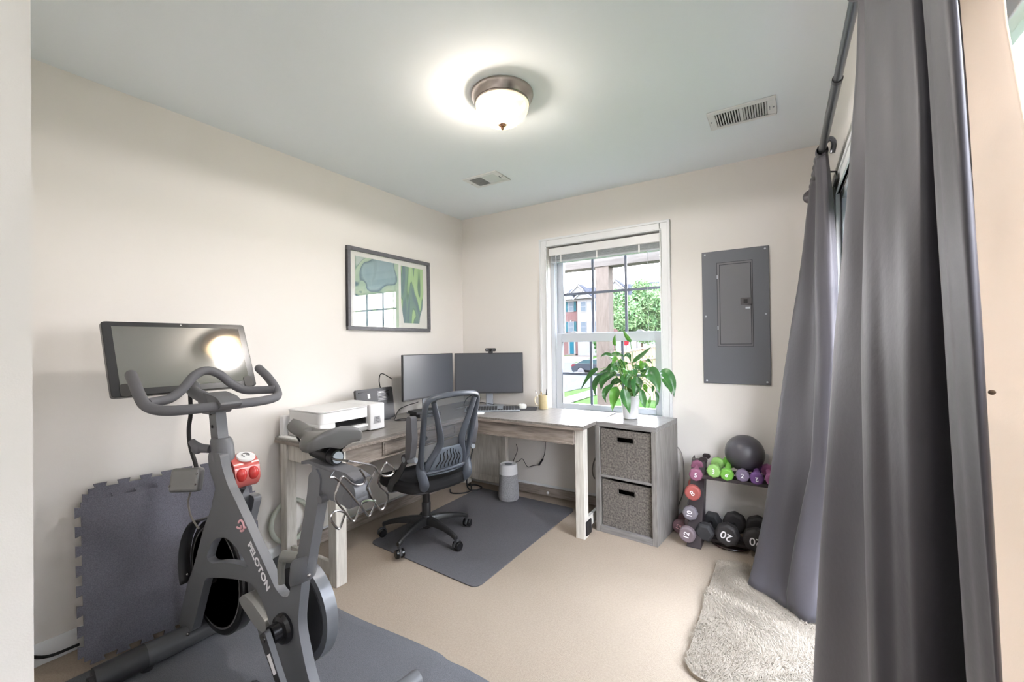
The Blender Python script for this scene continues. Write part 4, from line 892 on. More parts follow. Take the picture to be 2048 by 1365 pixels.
# belt cover, bottom bracket, cranks, pedals
b = MB()
b.prism(roundpoly([(1.06 + .175 * math.cos(math.radians(a)), .315 + .175 * math.sin(math.radians(a))) for a in range(-90, 91, 12)] + [(.95, .488), (.84, .425), (.76, .36), (.76, .30), (.86, .22), (.98, .150)], .01), BY + .062, BY + .105, 'y')
bc = b.build('belt_cover', mat('belt_cover_grey', (.44, .45, .47), .35, metal=.2), bk, bevel=.010, seg=3)
b = MB(); b.prism([(1.06 + .150 * math.cos(math.radians(a)), .315 + .150 * math.sin(math.radians(a))) for a in range(0, 360, 12)], BY + .058, BY + .063, 'y'); b.build('cover_inner', M_black, bc)
b = MB(); b.prism(roundpoly([(.835, .335), (.87, .362), (.93, .352), (1.02, .31), (1.02, .265), (.955, .270), (.855, .315)], .012), BY - .028, BY + .022, 'y'); b.build('idler_bracket', mat('pale_grey_metal', (.58, .58, .57), .4, metal=.3), bk, bevel=.008)
b = MB(); b.prism(roundpoly([(.80, .40), (.96, .43), (1.06, .31), (1.09, .20), (1.04, .13), (.90, .16), (.84, .25), (.80, .33)], .04), BY + .02, BY + .06, 'y'); b.build('rear_shroud', M_frame, bk, bevel=.008)
CX, CZ = 1.155, .345
b = MB(); b.lathe([(.020, BY - .034), (.046, BY - .036), (.048, BY - .045), (.043, BY - .056), (.030, BY - .060), (.028, BY - .085), (.001, BY - .087)], (CX, 0, CZ), 32, axis='y'); b.build('bottom_bracket', M_black2, bk)
def crank(y0, sgn, ang):
    d = Vector((math.cos(ang), 0, math.sin(ang))); e = Vector((CX, 0, CZ)) + d * .172
    pr_ = Vector((-d.z, 0, d.x)); o = Vector((CX, 0, CZ)) - d * .02
    b = MB(); b.prism(roundpoly([((o + pr_ * .021).x, (o + pr_ * .021).z), ((o - pr_ * .021).x, (o - pr_ * .021).z), ((e - pr_ * .013 + d * .01).x, (e - pr_ * .013 + d * .01).z), ((e + pr_ * .013 + d * .01).x, (e + pr_ * .013 + d * .01).z)], .012, 4), y0, y0 + sgn * .018, 'y')
    ca = b.build('crank_arm', M_black, bk, bevel=.004)
    MB().cyl((CX, y0 + sgn * .018, CZ), (CX, y0 + sgn * .021, CZ), .010, seg=14).build('crank_bolt', M_chrome, ca)
    q = Vector((CX, 0, CZ)) + d * .075
    b = MB(); p1 = q - d * .03; p2 = q + d * .03
    b.prism([((p1 + pr_ * .010).x, (p1 + pr_ * .010).z), ((p1 - pr_ * .010).x, (p1 - pr_ * .010).z), ((p2 - pr_ * .009).x, (p2 - pr_ * .009).z), ((p2 + pr_ * .009).x, (p2 + pr_ * .009).z)], y0 + sgn * .0181, y0 + sgn * .0186, 'y'); b.build('crank_sticker', M_print, ca)
    b = MB(); py = y0 + sgn * .02; b.cyl((e.x, py, e.z), (e.x, py + sgn * .09, e.z), .008, seg=10)
    b.box(e.x - .045, e.x + .045, min(py + sgn * .02, py + sgn * .095), max(py + sgn * .02, py + sgn * .095), e.z - .012, e.z + .012); pd = b.build('pedal', M_black, ca, bevel=.005)
    b = MB(); ya, yb = sorted((py + sgn * .022, py + sgn * .093))
    b.tube([(e.x - .04, ya, e.z + .01), (e.x - .05, (ya + yb) / 2, e.z + .065), (e.x - .04, yb, e.z + .01)], .006, 8, sub=6); b.tube([(e.x - .045, (ya + yb) / 2, e.z + .05), (e.x - .10, (ya + yb) / 2, e.z + .01), (e.x - .04, (ya + yb) / 2, e.z - .01)], .009, 8, sub=6, flat=.5); b.build('toe_cage', M_dark, pd)
crank(BY - .088, -1, math.radians(-52)); crank(BY + .108, 1, math.radians(196))
# seat post, clamp, slider, saddle
b = MB().prism(roundpoly([(1.200, .52), (1.258, .52), (1.338, .80), (1.345, .860), (1.322, .888), (1.285, .862), (1.276, .80)], .012), BY - .032, BY + .002, 'y'); b.build('seat_post', M_frame, bk, bevel=.008)
b = MB()
rings = []
for cx, z, rx, ry in ((1.216, .500, .042, .030), (1.221, .515, .047, .036), (1.232, .572, .048, .037), (1.237, .590, .044, .034)):
    rings.append([b._v((cx + rx * math.cos(2 * PI * k / 28), BY - .016 + ry * math.sin(2 * PI * k / 28), z + .018 * math.cos(2 * PI * k / 28))) for k in range(28)])
for A, B_ in zip(rings, rings[1:]):
    for k in range(28): b._f([A[k], A[(k + 1) % 28], B_[(k + 1) % 28], B_[k]])
b._f(rings[0]); b._f(rings[-1]); b.build('seat_collar', M_frame, bk)
b = MB(); b.cyl((1.16, BY - .05, .585), (1.20, BY - .02, .575), .018, seg=14); b.tube([(1.165, BY - .045, .585), (1.150, BY - .045, .54), (1.152, BY - .045, .49)], [.014, .012, .010], 10, sub=4); b.build('seat_lever', mat('lever_grey', (.42, .42, .40), .5), bk)
MB().sphere((1.278, BY - .03, .545), .006, seg=8, rings=6).build('collar_bolt', M_chrome, bk)
b = MB(); b.prism(roundpoly([(1.285, .892), (1.44, .880), (1.495, .860), (1.505, .82), (1.47, .79), (1.36, .80), (1.30, .86)], .018), BY - .026, BY + .026, 'y'); b.build('saddle_slider', M_frame, bk, bevel=.006)
MB().prism(roundpoly([(1.24, .886), (1.28, .893), (1.46, .880), (1.50, .872), (1.503, .876), (1.46, .890), (1.28, .903), (1.24, .896)], .003), BY - .028, BY + .028, 'y').build('slider_plate', M_bar, bk, bevel=.002)
b = MB(); b.cyl((1.275, BY, .934), (1.36, BY, .924), .026, .026, seg=20); b.cyl((1.36, BY - .0, .922), (1.385, BY, .920), .024, .024, seg=20); cl_ = b.build('saddle_clamp', M_dark, bk)
MB().cyl((1.3855, BY, .920), (1.388, BY, .920), .018, seg=20).build('clamp_face', M_silver, cl_)
MB().cyl((1.474, BY - .034, .816), (1.474, BY + .034, .816), .026, seg=24).build('slider_knob', M_bar, bk, bevel=.004)
MB().cyl((1.36, BY - .045, .80), (1.36, BY - .02, .80), .012, seg=12).build('slider_lever', M_bar, bk)
# saddle surface
b = MB()
def sad(u, v):
    # u 0 nose -> 1 tail ; v 0..1 around
    x = 1.150 + .252 * u
    w_ = .020 + .012 * min(1, u / .12) ** .5 + .066 * (1 / (1 + math.exp(-(u - .58) * 13)))
    w_ *= (max(0.0, 1 - ((u - .90) / .10) ** 2) ** .3 if u > .90 else 1) * (max(0.0, min(1, (u + .001) / .05)) ** .5)
    h = .020 + .045 * (1 / (1 + math.exp(-(u - .60) * 10)))
    zc = .986 + .030 * (u - .45) ** 2 * 4 * (.6 if u > .45 else 1) - .006
    a = 2 * PI * v; ca, sa = math.cos(a), math.sin(a)
    y = math.copysign(abs(ca) ** .8, ca) * w_
    z = (sa * .016 if sa > 0 else sa * h * (.30 + .70 * (y / w_) ** 2 if w_ > 1e-4 else 1))
    if sa > 0: z -= .012 * math.exp(-(y / .012) ** 2) * (1 if .35 < u < .98 else 0) ; z += 0
    z -= 2.0 * y * y
    return (x, BY + y, zc + z)
b.grid(sad, 40, 32); sdl = b.build('saddle', mat('saddle_vinyl', (.34, .335, .33), .42), bk, angle=80)
b = MB()
for s_ in (-1, 1): b.tube([(1.19, BY + s_ * .012, .968), (1.25, BY + s_ * .022, .940), (1.33, BY + s_ * .024, .938), (1.37, BY + s_ * .035, .962)], .0035, 8, sub=5)
b.build('saddle_rails', M_dark, sdl)
# wire dumbbell cradles behind the saddle
def P3(pts, x): return [(x + .055 * max(0, (.86 - z)) , y, z) for y, z in pts]
cN = [(-2.358, .901), (-2.345, .881), (-2.342, .867), (-2.350, .858), (-2.370, .861), (-2.389, .872), (-2.402, .886), (-2.414, .896), (-2.422, .894), (-2.433, .871), (-2.442, .845), (-2.415, .802), (-2.386, .763), (-2.365, .793), (-2.364, .800), (-2.374, .816), (-2.414, .871), (-2.440, .900), (-2.455, .905)]
cN2 = [(-2.412, .796), (-2.420, .780), (-2.431, .760), (-2.443, .768), (-2.457, .793), (-2.455, .805), (-2.445, .810), (-2.430, .807), (-2.412, .796)]
cF = [(-2.395, .935), (-2.312, .902), (-2.294, .879), (-2.276, .863), (-2.250, .855), (-2.233, .860), (-2.230, .872), (-2.253, .892), (-2.265, .895), (-2.293, .845), (-2.257, .797), (-2.283, .762), (-2.306, .786), (-2.332, .833), (-2.330, .847), (-2.302, .884)]
cF2 = [(-2.306, .797), (-2.317, .775), (-2.331, .760), (-2.341, .769), (-2.356, .793), (-2.354, .807), (-2.338, .807), (-2.308, .796)]
b = MB(); b.tube(P3(cN, 1.50), .0032, 8, sub=3); b.tube(P3(cN2, 1.50), .0032, 8, sub=3); rk = b.build('wire_cradle', M_chrome, bk)
b = MB(); b.tube(P3(cF, 1.50), .0032, 8, sub=3); b.tube(P3(cF2, 1.50), .0032, 8, sub=3); b.build('wire_cradle', M_chrome, bk)
b = MB(); b.tube([(1.50, -2.395, .935), (1.42, -2.38, .925), (1.375, -2.365, .922)], .0032, 8, sub=3); b.tube([(1.50, -2.455, .905), (1.46, -2.42, .90), (1.42, -2.385, .893)], .0032, 8, sub=3); b.build('cradle_mount', M_chrome, bk)
# stabilisers
b = MB(); b.tube([(.405, -2.66, .053), (.415, -2.35, .056), (.405, -2.08, .053)], .044, 20, sub=5); st_ = b.build('front_stabilizer', mat('stabilizer_grey', (.36, .365, .375), .3, metal=.3), bk)
for y in (-2.65, -2.52, -2.10): MB().lathe([(.020, .006), (.022, .016), (.016, .020)], (.425, y, 0), 16).build('levelling_foot', M_black, st_)
b = MB(); b.tube([(.405, -2.668, .053), (.410, -2.52, .0545)], .0465, 20); b.build('end_cap', M_black, st_)
for y in (-2.40, -2.28): MB().sphere((.47, y, .092), .007, seg=8, rings=6).build('stabilizer_bolt', M_chrome, st_)
for y in (-2.67,): MB().cyl((.40, y - .012, .040), (.40, y + .012, .040), .030, seg=20).build('transport_wheel', M_black, st_)
b = MB(); b.tube([(1.405, -2.66, .048), (1.375, -2.35, .055), (1.405, -2.045, .048)], .034, 20, sub=5); rs_ = b.build('rear_stabilizer', M_frame, bk)
for y in (-2.64, -2.07): MB().lathe([(.020, .006), (.022, .014), (.016, .018)], (1.405, y, 0), 16).build('levelling_foot', M_black, rs_)

# bike mat (rubber, with one lifted wrinkle)
b = MB()
def bm_(u, v):
    y = -2.98 + 1.105 * v; x0 = .235 + .16 * max(0, y + 2.645); x = x0 + (2.23 - x0) * u
    y += (.012 * math.sin(x * 6) - .012 * math.exp(-((x - 1.40) / .05) ** 2)) * v
    z = .0065 + .010 * math.exp(-((x - 1.37 - (1 - v) * .35) / .04) ** 2) * max(0, v - .2)
    return (x, y, z)
b.grid(bm_, 70, 30); o = b.build('rubber_mat', M_matrub, solid=.005); tag(o, 'speckled dark rubber mat under the spin bike', 'floor mat')

# interlocking foam tiles leaning on the left wall
def tile_poly(S=.61, n=8, t=.018):
    pts = []
    def edge(a, d, nrm):
        st = S / n
        for k in range(n):
            c = a + d * (st * (k + .5)); w1, w2 = st * .22, st * .29
            for (o, h) in ((-w1, 0), (-w2, t), (w2, t), (w1, 0)): q = c + d * o + nrm * h; pts.append((q.x, q.y))
    V = Vector
    pts.append((0, 0)); edge(V((0, 0)), V((1, 0)), V((0, -1))); pts.append((S, 0)); edge(V((S, 0)), V((0, 1)), V((1, 0))); pts.append((S, S))
    edge(V((S, S)), V((-1, 0)), V((0, 1))); pts.append((0, S)); edge(V((0, S)), V((0, -1)), V((-1, 0)))
    return pts
def foam_tile(org, yaw, lean, label):
    t = MB(); u = Vector((math.sin(yaw), math.cos(yaw), 0)); n0 = Vector((math.cos(yaw), -math.sin(yaw), 0)); v = (Vector((0, 0, 1)) * math.cos(lean) - n0 * math.sin(lean)); nn = u.cross(v)
    t.M = Matrix(((u.x, v.x, nn.x, org[0]), (u.y, v.y, nn.y, org[1]), (u.z, v.z, nn.z, org[2]), (0, 0, 0, 1)))
    t.prism(tile_poly(), 0, .011, 'z'); o = t.build('foam_floor_tile', M_foam, bevel=.0015)
    return tag(o, label, 'foam tile', 'interlocking foam tiles leaning on the left wall')
foam_tile((.195, -2.645, .030), math.radians(9), math.radians(12), 'front charcoal interlocking foam tile leaning on the left wall')
foam_tile((.150, -2.612, .068), math.radians(9), math.radians(12), 'rear charcoal foam tile, its tabs showing above the front one')

# pale ring leaning behind the desk leg
b = MB(); b.M = T(.034, -1.708, .2185, 0, 0, math.radians(-4))
b.tube([(0, .118 * math.cos(2 * PI * k / 48), .118 * math.sin(2 * PI * k / 48)) for k in range(48)], .0135, 12, closed=True)
o = b.build('exercise_ring', mat('pale_sage_ring', (.72, .74, .69), .6)); tag(o, 'pale grey-green exercise ring leaning on the wall behind the desk leg', 'exercise ring')
cable('floor_cord', [(.02, -2.62, .02), (.02, -2.72, .03), (.025, -2.80, .10), (.02, -2.86, .2)], .006, M_cable, 'dark cord by the baseboard beside the near wall end')

# ================================================================== DUMBBELL RACK
rk = thing('dumbbell_rack', (2.33, -.22, 0), 'dark metal dumbbell rack with two trays against the far wall', 'rack')
M_rack = mat('rack_dark', (.21, .18, .19), .4)
for nm, x0, x1 in (('upright', 2.030, 2.112), ('upright', 2.56, 2.64)):
    b = MB(); b.prism([(-.375, 0), (-.355, 0), (-.130, .490), (-.150, .490)], x0, x1, 'x'); b.prism([(-.355, 0), (-.24, 0), (-.06, .490), (-.130, .490)], x1 - .006, x1, 'x'); b.prism([(-.355, 0), (-.24, 0), (-.06, .490), (-.130, .490)], x0, x0 + .006, 'x')
    b.build(nm, M_rack, rk, bevel=.002)
b = MB(); b.prism(rrect(2.075, 2.125, .470, .505, .016, 5), -.155, -.140, 'y'); b.prism(rrect(2.085, 2.132, .480, .512, .014, 5), -.075, -.06, 'y'); b.build('top_hook', M_rack, rk, bevel=.002)
b = MB(); b.box(2.112, 2.56, -.305, -.285, .410, .430).box(2.112, 2.56, -.155, -.135, .420, .440).box(2.112, 2.56, -.285, -.155, .408, .412); b.build('upper_tray', M_rack, rk, bevel=.002)
b = MB(); b.box(2.112, 2.56, -.275, -.262, .020, .040).box(2.112, 2.56, -.170, -.157, .020, .040); b.build('lower_tray', M_rack, rk, bevel=.002)
for z in (.395, .285, .165, .060):
    y = -.355 + (z) * .46 - .02
    MB().tube([(2.036, y - .03, z + .02), (2.036, y - .012, z - .012), (2.055, y, z - .016), (2.100, y, z - .016)], .006, 8, sub=3).build('cradle_hook', M_rack, rk)

def dumbbell(F_, B_, r, kind, m, num, rot, label, hr=.014, hm=None, group='dumbbells on the rack', tcol=None):
    F_ = Vector(F_); B_ = Vector(B_); d = (B_ - F_); Ln = d.length; d.normalize()
    t = thing('dumbbell', (0, 0, 0), label, 'dumbbell', group)
    n = 6 if kind == 'hex' else 28 if kind == 'round' else 8
    a0 = PI / n
    def head(yc, w):
        b = MB(); ch_ = r * (.80 if kind == 'hex' else .86)
        b.lathe([(ch_, yc - w), (r, yc - w * .55), (r, yc + w * .55), (ch_, yc + w)], (0, 0, 0), n, axis='y'); return b
    hw = r * (.62 if kind == 'hex' else .46)
    for yc in (0, Ln):
        head(yc, hw).build('weight_head', m, t, bevel=r * .10, seg=3, angle=30)
    MB().lathe([(hr * .9, hw), (hr * 1.1, Ln * .35), (hr * 1.25, Ln * .5), (hr * 1.1, Ln * .65), (hr * .9, Ln - hw)], (0, 0, 0), 18, axis='y').build('handle', hm or m, t)
    if num:
        mt = Matrix.Translation((0, -hw - .0008, 0)) @ Matrix.Rotation(rot, 4, 'Y') @ Matrix.Rotation(PI / 2, 4, 'X')
        b = MB(); b.text(num, r * .92, mt, .0005, bold=.0006); b.build('number', tcol or M_print, t, smooth=False)
    q = Vector((0, 1, 0)).rotation_difference(d)
    t.rotation_mode = 'QUATERNION'; t.rotation_quaternion = q; t.location = F_
    return t
R_ = math.radians
nv = lambda n, c: mat(n, c, .6, bump=.15, bscale=500)
dumbbell((2.078, -.300, .430), (2.066, -.155, .445), .041, 'oct', nv('mauve_vinyl', (.57, .36, .46)), '5', R_(8), 'mauve 5 pound dumbbell at the top of the left upright')
dumbbell((2.061, -.318, .320), (2.055, -.165, .325), .047, 'round', nv('coral_vinyl', (.63, .33, .31)), '8', R_(-38), 'coral red 8 pound dumbbell below the mauve one')
dumbbell((2.049, -.345, .200), (2.050, -.190, .205), .045, 'oct', nv('slate_vinyl', (.47, .45, .48)), '10', R_(-85), 'slate grey 10 pound dumbbell on the left upright')
dumbbell((2.037, -.385, .082), (2.040, -.215, .088), .048, 'round', nv('taupe_vinyl', (.46, .41, .43)), '12', R_(-80), 'taupe 12 pound dumbbell lowest on the left upright')
dumbbell((1.955, -.200, .044), (1.962, -.075, .044), .043, 'round', nv('plum_vinyl', (.50, .38, .41)), '12', R_(-70), 'plum dumbbell on the carpet left of the rack', tcol=M_pink, group=None)
dumbbell((2.182, -.310, .470), (2.186, -.155, .478), .041, 'oct', nv('lime_vinyl', (.54, .71, .40)), '3', R_(4), 'pale lime 3 pound dumbbell at the left end of the upper tray')
dumbbell((2.254, -.315, .462), (2.250, -.150, .492), .039, 'oct', nv('green_vinyl', (.43, .67, .26)), '6', R_(35), 'bright green dumbbell next to the pale lime one')
dumbbell((2.336, -.310, .466), (2.330, -.155, .474), .038, 'oct', nv('grey_purple_vinyl', (.44, .39, .48)), '2', R_(3), 'grey-purple 2 pound dumbbell in the middle of the upper tray')
dumbbell((2.410, -.315, .462), (2.400, -.150, .482), .038, 'oct', nv('purple_vinyl', (.40, .26, .48)), '2', R_(180), 'bright purple 2 pound dumbbell beside the curtain')
dumbbell((2.487, -.305, .466), (2.460, -.150, .474), .038, 'oct', nv('pink_purple_vinyl', (.62, .38, .55)), '', 0, 'pink-purple dumbbell half hidden by the curtain')
blk = nv('black_hex_rubber', (.20, .20, .21))
dumbbell((2.128, -.315, .092), (2.146, -.135, .098), .058, 'hex', blk, '', 0, 'black hexagonal dumbbell with chrome handle on the lower tray', hm=M_chrome)
blk2 = nv('dark_round_rubber', (.19, .18, .185))
dumbbell((2.252, -.320, .105), (2.276, -.135, .112), .069, 'oct', blk2, '20', R_(180 + 22), 'dark 20 pound dumbbell standing over the dark floor plate', hm=M_dark)
dumbbell((2.400, -.320, .105), (2.402, -.135, .112), .069, 'oct', blk2, '20', R_(180 + 4), 'dark 20 pound dumbbell at the curtain edge', hm=M_dark)
b = MB(); b.lathe([(.020, .003), (.115, .003), (.118, .008), (.114, .014), (.104, .010), (.102, .008), (.020, .008)], (2.258, -.195, 0), 56); wpz = b.build('weight_plate', mat('maroon_black_plate', (.20, .13, .12), .3)); tag(wpz, 'round dark maroon plate on the carpet under the 20 pound dumbbell', 'weight plate')
o = MB().sphere((2.338, -.142, .560), .112, seg=40, rings=24).build('exercise_ball', mat('charcoal_ball', (.30, .29, .31), .35, bump=.1, bscale=400)); tag(o, 'charcoal inflatable ball resting behind the dumbbells on the rack', 'ball')

# ================================================================== RUG
rg = thing('fluffy_rug', (2.46, -.96, 0), 'cream fluffy rug with rounded corners on the carpet by the curtains', 'rug')
rp_ = roundpoly([(2.215, -.475), (2.745, -.470), (2.765, -1.475), (2.205, -1.47)], .10, 8)
M_fur = mat('cream_fur', (.64, .60, .55), .95, col2=(.58, .54, .49), nscale=9, bump=.35, bscale=400, detail=8)
MB().prism(rp_, .0015, .016, 'z').build('rug_base', M_fur, rg, bevel=.005)
def inside(x, y):
    c = False; n = len(rp_)
    for i in range(n):
        (x1, y1), (x2, y2) = rp_[i], rp_[i - 1]
        if (y1 > y) != (y2 > y) and x < (x2 - x1) * (y - y1) / (y2 - y1) + x1: c = not c
    return c
b = MB(); cnt = 0; rnd = random.Random(3)
while cnt < 30000:
    x = rnd.uniform(2.2, 2.77); y = rnd.uniform(-1.48, -.46)
    if not inside(x, y): continue
    cnt += 1
    a = 2.4 * math.sin(x * 9 + 2 * math.sin(y * 7)) + 1.5 * math.sin(y * 11) + rnd.uniform(-.9, .9); L2 = rnd.uniform(.012, .024); w2 = rnd.uniform(.0006, .0013)
    d = Vector((math.cos(a), math.sin(a), 0)); s2 = Vector((-d.y, d.x, 0)) * w2; h = rnd.uniform(.005, .012)
    p = Vector((x, y, .015))
    v1, v2 = b._v(p - s2), b._v(p + s2); v3 = b._v(p + d * L2 * .5 + s2 * .8 + Vector((0, 0, h))); v4 = b._v(p + d * L2 * .5 - s2 * .8 + Vector((0, 0, h))); v5 = b._v(p + d * L2 + Vector((0, 0, h * .9)))
    b._f([v1, v2, v3, v4]); b._f([v4, v3, v5])
o = b.build('rug_pile', M_fur, rg, merge=False, smooth=False); o['kind'] = 'stuff'

# ================================================================== CURTAINS
rd = thing('curtain_rod', (2.708, -1.6, 2.10), 'dark grey metal curtain rod above the patio door', 'curtain rod')
b = MB(); b.cyl((2.708, -1.44, 2.10), (2.708, -.20, 2.10), .0145, seg=24); b.build('outer_tube', M_rod, rd)
b = MB(); b.cyl((2.708, -2.98, 2.10), (2.708, -1.44, 2.10), .0120, seg=24); b.build('inner_tube', M_rod, rd)
MB().lathe([(.0150, -1.455), (.0152, -1.440), (.0150, -1.437)], (2.708, 0, 2.10), 24, axis='y').build('tube_collar', M_black, rd)
b = MB(); b.lathe([(.010, -.20), (.014, -.196), (.036, -.19), (.040, -.18), (.036, -.168), (.012, -.164), (.001, -.164)], (2.700, 0, 2.085), 32, axis='y'); b.build('finial', mat('dark_finial', (.33, .31, .33), .4), rd)
for y in (-.76, -2.92):
    b = MB(); b.tube([(2.712, y, 2.085), (2.715, y, 2.035), (2.745, y + .004, 2.025), (2.764, y + .006, 2.022), (2.770, y + .006, 1.995)], .0042, 8); b.build('wall_bracket', M_black, rd)
b = MB(); b.tube([(2.715, -.875, 2.118), (2.735, -.880, 2.130), (2.748, -.872, 2.110), (2.742, -.865, 2.07)], .010, 10, sub=4); b.build('rod_hook', M_rod, rd)

def lerp_levels(levels, z):
    for (za, A), (zb, B_) in zip(levels, levels[1:]):
        if zb <= z <= za:
            f_ = (za - z) / (za - zb); return [(a[0] + (c[0] - a[0]) * f_, a[1] + (c[1] - a[1]) * f_) for a, c in zip(A, B_)]
    return levels[-1][1]
def sheet(levels, nz, sub, wob=0.0, seed=0):
    rnd = random.Random(seed); b = MB(); rows = []
    z0, z1 = levels[0][0], levels[-1][0]
    for j in range(nz + 1):
        z = z0 + (z1 - z0) * j / nz; pts = catmull([(x, y, z) for x, y in lerp_levels(levels, z)], sub)
        if wob: pts = [p + Vector((wob * math.sin(z * 6 + i * .9 + seed) * math.sin(i * .37), wob * .8 * math.sin(z * 4.3 + i * .6), 0)) for i, p in enumerate(pts)]
        rows.append([b._v(p) for p in pts])
    for A, B_ in zip(rows, rows[1:]):
        for i in range(len(A) - 1): b._f([A[i], A[i + 1], B_[i + 1], B_[i]])
    return b
far_levels = [
 (2.095, [(2.724, -.22), (2.700, -.30), (2.690, -.45), (2.722, -.55), (2.694, -.66), (2.692, -.80), (2.718, -.85), (2.728, -.82)]),
 (1.90, [(2.730, -.22), (2.690, -.30), (2.662, -.45), (2.712, -.56), (2.706, -.66), (2.686, -.80), (2.724, -.86), (2.745, -.82)]),
 (1.55, [(2.735, -.24), (2.670, -.32), (2.622, -.45), (2.700, -.57), (2.706, -.68), (2.676, -.80), (2.728, -.86), (2.755, -.82)]),
 (1.20, [(2.735, -.26), (2.640, -.34), (2.572, -.45), (2.670, -.58), (2.712, -.70), (2.674, -.80), (2.728, -.86), (2.755, -.82)]),
 (.70, [(2.710, -.32), (2.585, -.39), (2.500, -.47), (2.600, -.60), (2.690, -.73), (2.650, -.80), (2.705, -.86), (2.745, -.82)]),
 (.34, [(2.680, -.40), (2.530, -.46), (2.452, -.52), (2.530, -.64), (2.620, -.74), (2.584, -.80), (2.672, -.865), (2.72, -.83)]),
 (.10, [(2.660, -.50), (2.49, -.56), (2.405, -.62), (2.47, -.70), (2.55, -.79), (2.550, -.83), (2.640, -.89), (2.69, -.86)]),
 (.022, [(2.640, -.56), (2.47, -.61), (2.382, -.69), (2.45, -.75), (2.52, -.81), (2.56, -.85), (2.620, -.90), (2.67, -.87)])]
fc = thing('curtain', (2.70, -.55, 0), 'far grey satin curtain panel hanging beside the dumbbell rack', 'curtain', 'grey curtain panels on the rod')
sheet(far_levels, 60, 7, .0035, 1).build('curtain_cloth', M_curtain, fc, solid=.0025, merge=False, angle=180)
b = MB(); b.grid(lambda u, v: (2.708 + .0215 * (1 + .12 * math.sin(u * 40)) * math.cos(2 * PI * v), -.85 + .63 * u, 2.098 + .0215 * (1 + .10 * math.sin(u * 31 + 1)) * math.sin(2 * PI * v)), 60, 16); b.build('rod_pocket', M_curtain, fc, solid=.002)
near_levels = [
 (2.095, [(2.735, -1.86), (2.703, -1.95), (2.730, -2.00), (2.698, -2.06), (2.708, -2.18), (2.722, -2.27), (2.762, -2.26), (2.716, -2.30), (2.702, -2.38), (2.701, -2.44), (2.709, -2.42)]),
 (1.90, [(2.740, -1.82), (2.700, -1.90), (2.728, -1.99), (2.693, -2.08), (2.706, -2.22), (2.718, -2.31), (2.765, -2.29), (2.716, -2.34), (2.700, -2.43), (2.700, -2.49), (2.709, -2.46)]),
 (1.60, [(2.745, -1.76), (2.684, -1.84), (2.728, -1.98), (2.680, -2.14), (2.698, -2.26), (2.713, -2.36), (2.768, -2.33), (2.717, -2.39), (2.699, -2.48), (2.700, -2.545), (2.710, -2.51)]),
 (1.26, [(2.745, -1.70), (2.660, -1.78), (2.720, -1.98), (2.660, -2.22), (2.680, -2.32), (2.700, -2.405), (2.768, -2.36), (2.715, -2.45), (2.698, -2.52), (2.701, -2.585), (2.711, -2.55)]),
 (.70, [(2.740, -1.66), (2.622, -1.76), (2.700, -1.98), (2.648, -2.32), (2.668, -2.38), (2.694, -2.42), (2.768, -2.37), (2.714, -2.52), (2.700, -2.59), (2.702, -2.64), (2.712, -2.60)]),
 (.02, [(2.720, -1.62), (2.585, -1.74), (2.680, -2.00), (2.634, -2.40), (2.652, -2.43), (2.682, -2.47), (2.766, -2.44), (2.712, -2.62), (2.700, -2.68), (2.704, -2.72), (2.713, -2.68)])]
nc = thing('curtain', (2.70, -2.2, 0), 'near grey satin curtain panel with cream lining beside the camera', 'curtain', 'grey curtain panels on the rod')
sheet(near_levels, 80, 8, .0022, 2).build('curtain_cloth', M_curtain, nc, solid=.0025, merge=False, angle=180)
b = MB(); b.grid(lambda u, v: (2.708 + .021 * (1 + .12 * math.sin(u * 44)) * math.cos(2 * PI * v), -2.48 + .62 * u, 2.098 + .021 * (1 + .10 * math.sin(u * 33 + 1)) * math.sin(2 * PI * v)), 60, 16); b.build('rod_pocket', M_curtain, nc, solid=.002)
lin_levels = [
 (2.09, [(2.772, -2.10), (2.762, -2.30), (2.748, -2.44), (2.747, -2.47)]),
 (1.60, [(2.772, -2.10), (2.764, -2.34), (2.748, -2.49), (2.746, -2.515)]),
 (1.40, [(2.772, -2.10), (2.764, -2.36), (2.748, -2.55), (2.745, -2.575)]),
 (.90, [(2.772, -2.12), (2.764, -2.40), (2.750, -2.66), (2.744, -2.74)]),
 (.02, [(2.772, -2.16), (2.764, -2.44), (2.752, -2.74), (2.742, -2.86)])]
ln = sheet(lin_levels, 50, 6, .0012, 5).build('cream_lining', M_lining, nc, solid=.002, merge=False, angle=180); plabel(ln, 'cream lining of the near curtain')
b = MB(); b.sphere((2.7485, -2.452, 1.196), .0035, .0035, .003, seg=8, rings=6); b.build('lining_spot', mat('brown_spot', (.55, .48, .42), .8), nc)
# ================================================================== OUTSIDE
OUT = 0.085   # outdoor colours scaled down so the bright sky does not overexpose them
_mat0 = mat
def mat(name, col, rough=.6, **k):
    if name in MATS: return MATS[name]
    dim = lambda c: tuple(l2s(x * OUT) for x in s2l(c))
    if k.get('col2') is not None: k['col2'] = dim(k['col2'])
    k['spec'] = .03
    return _mat0(name, dim(col), rough, **k)
def l2s(x): return 12.92 * x if x <= .0031308 else 1.055 * x ** (1 / 2.4) - .055
M_white = mat('outdoor_white', (.92, .92, .92)); M_silver = mat('outdoor_silver', (.8, .82, .85), .5)
M_grass = mat('lawn_grass', (.50, .74, .32), .95, col2=(.40, .64, .26), nscale=3, bump=.6, bscale=40, detail=8)
M_conc = mat('pale_concrete', (.80, .76, .73), .9, col2=(.74, .70, .68), nscale=1.5)
M_asph = mat('pale_asphalt', (.60, .62, .66), .9, col2=(.55, .57, .61), nscale=1.0)
GP = [(-60, -.35), (.3, -.35), (8, -.48), (12, -.5), (35, -1.7), (52, -1.5), (76, -1.15), (160, -.6)]
def gz(y):
    for (a, za), (c, zc) in zip(GP, GP[1:]):
        if a <= y <= c: return za + (zc - za) * (y - a) / (c - a)
    return GP[-1][1]
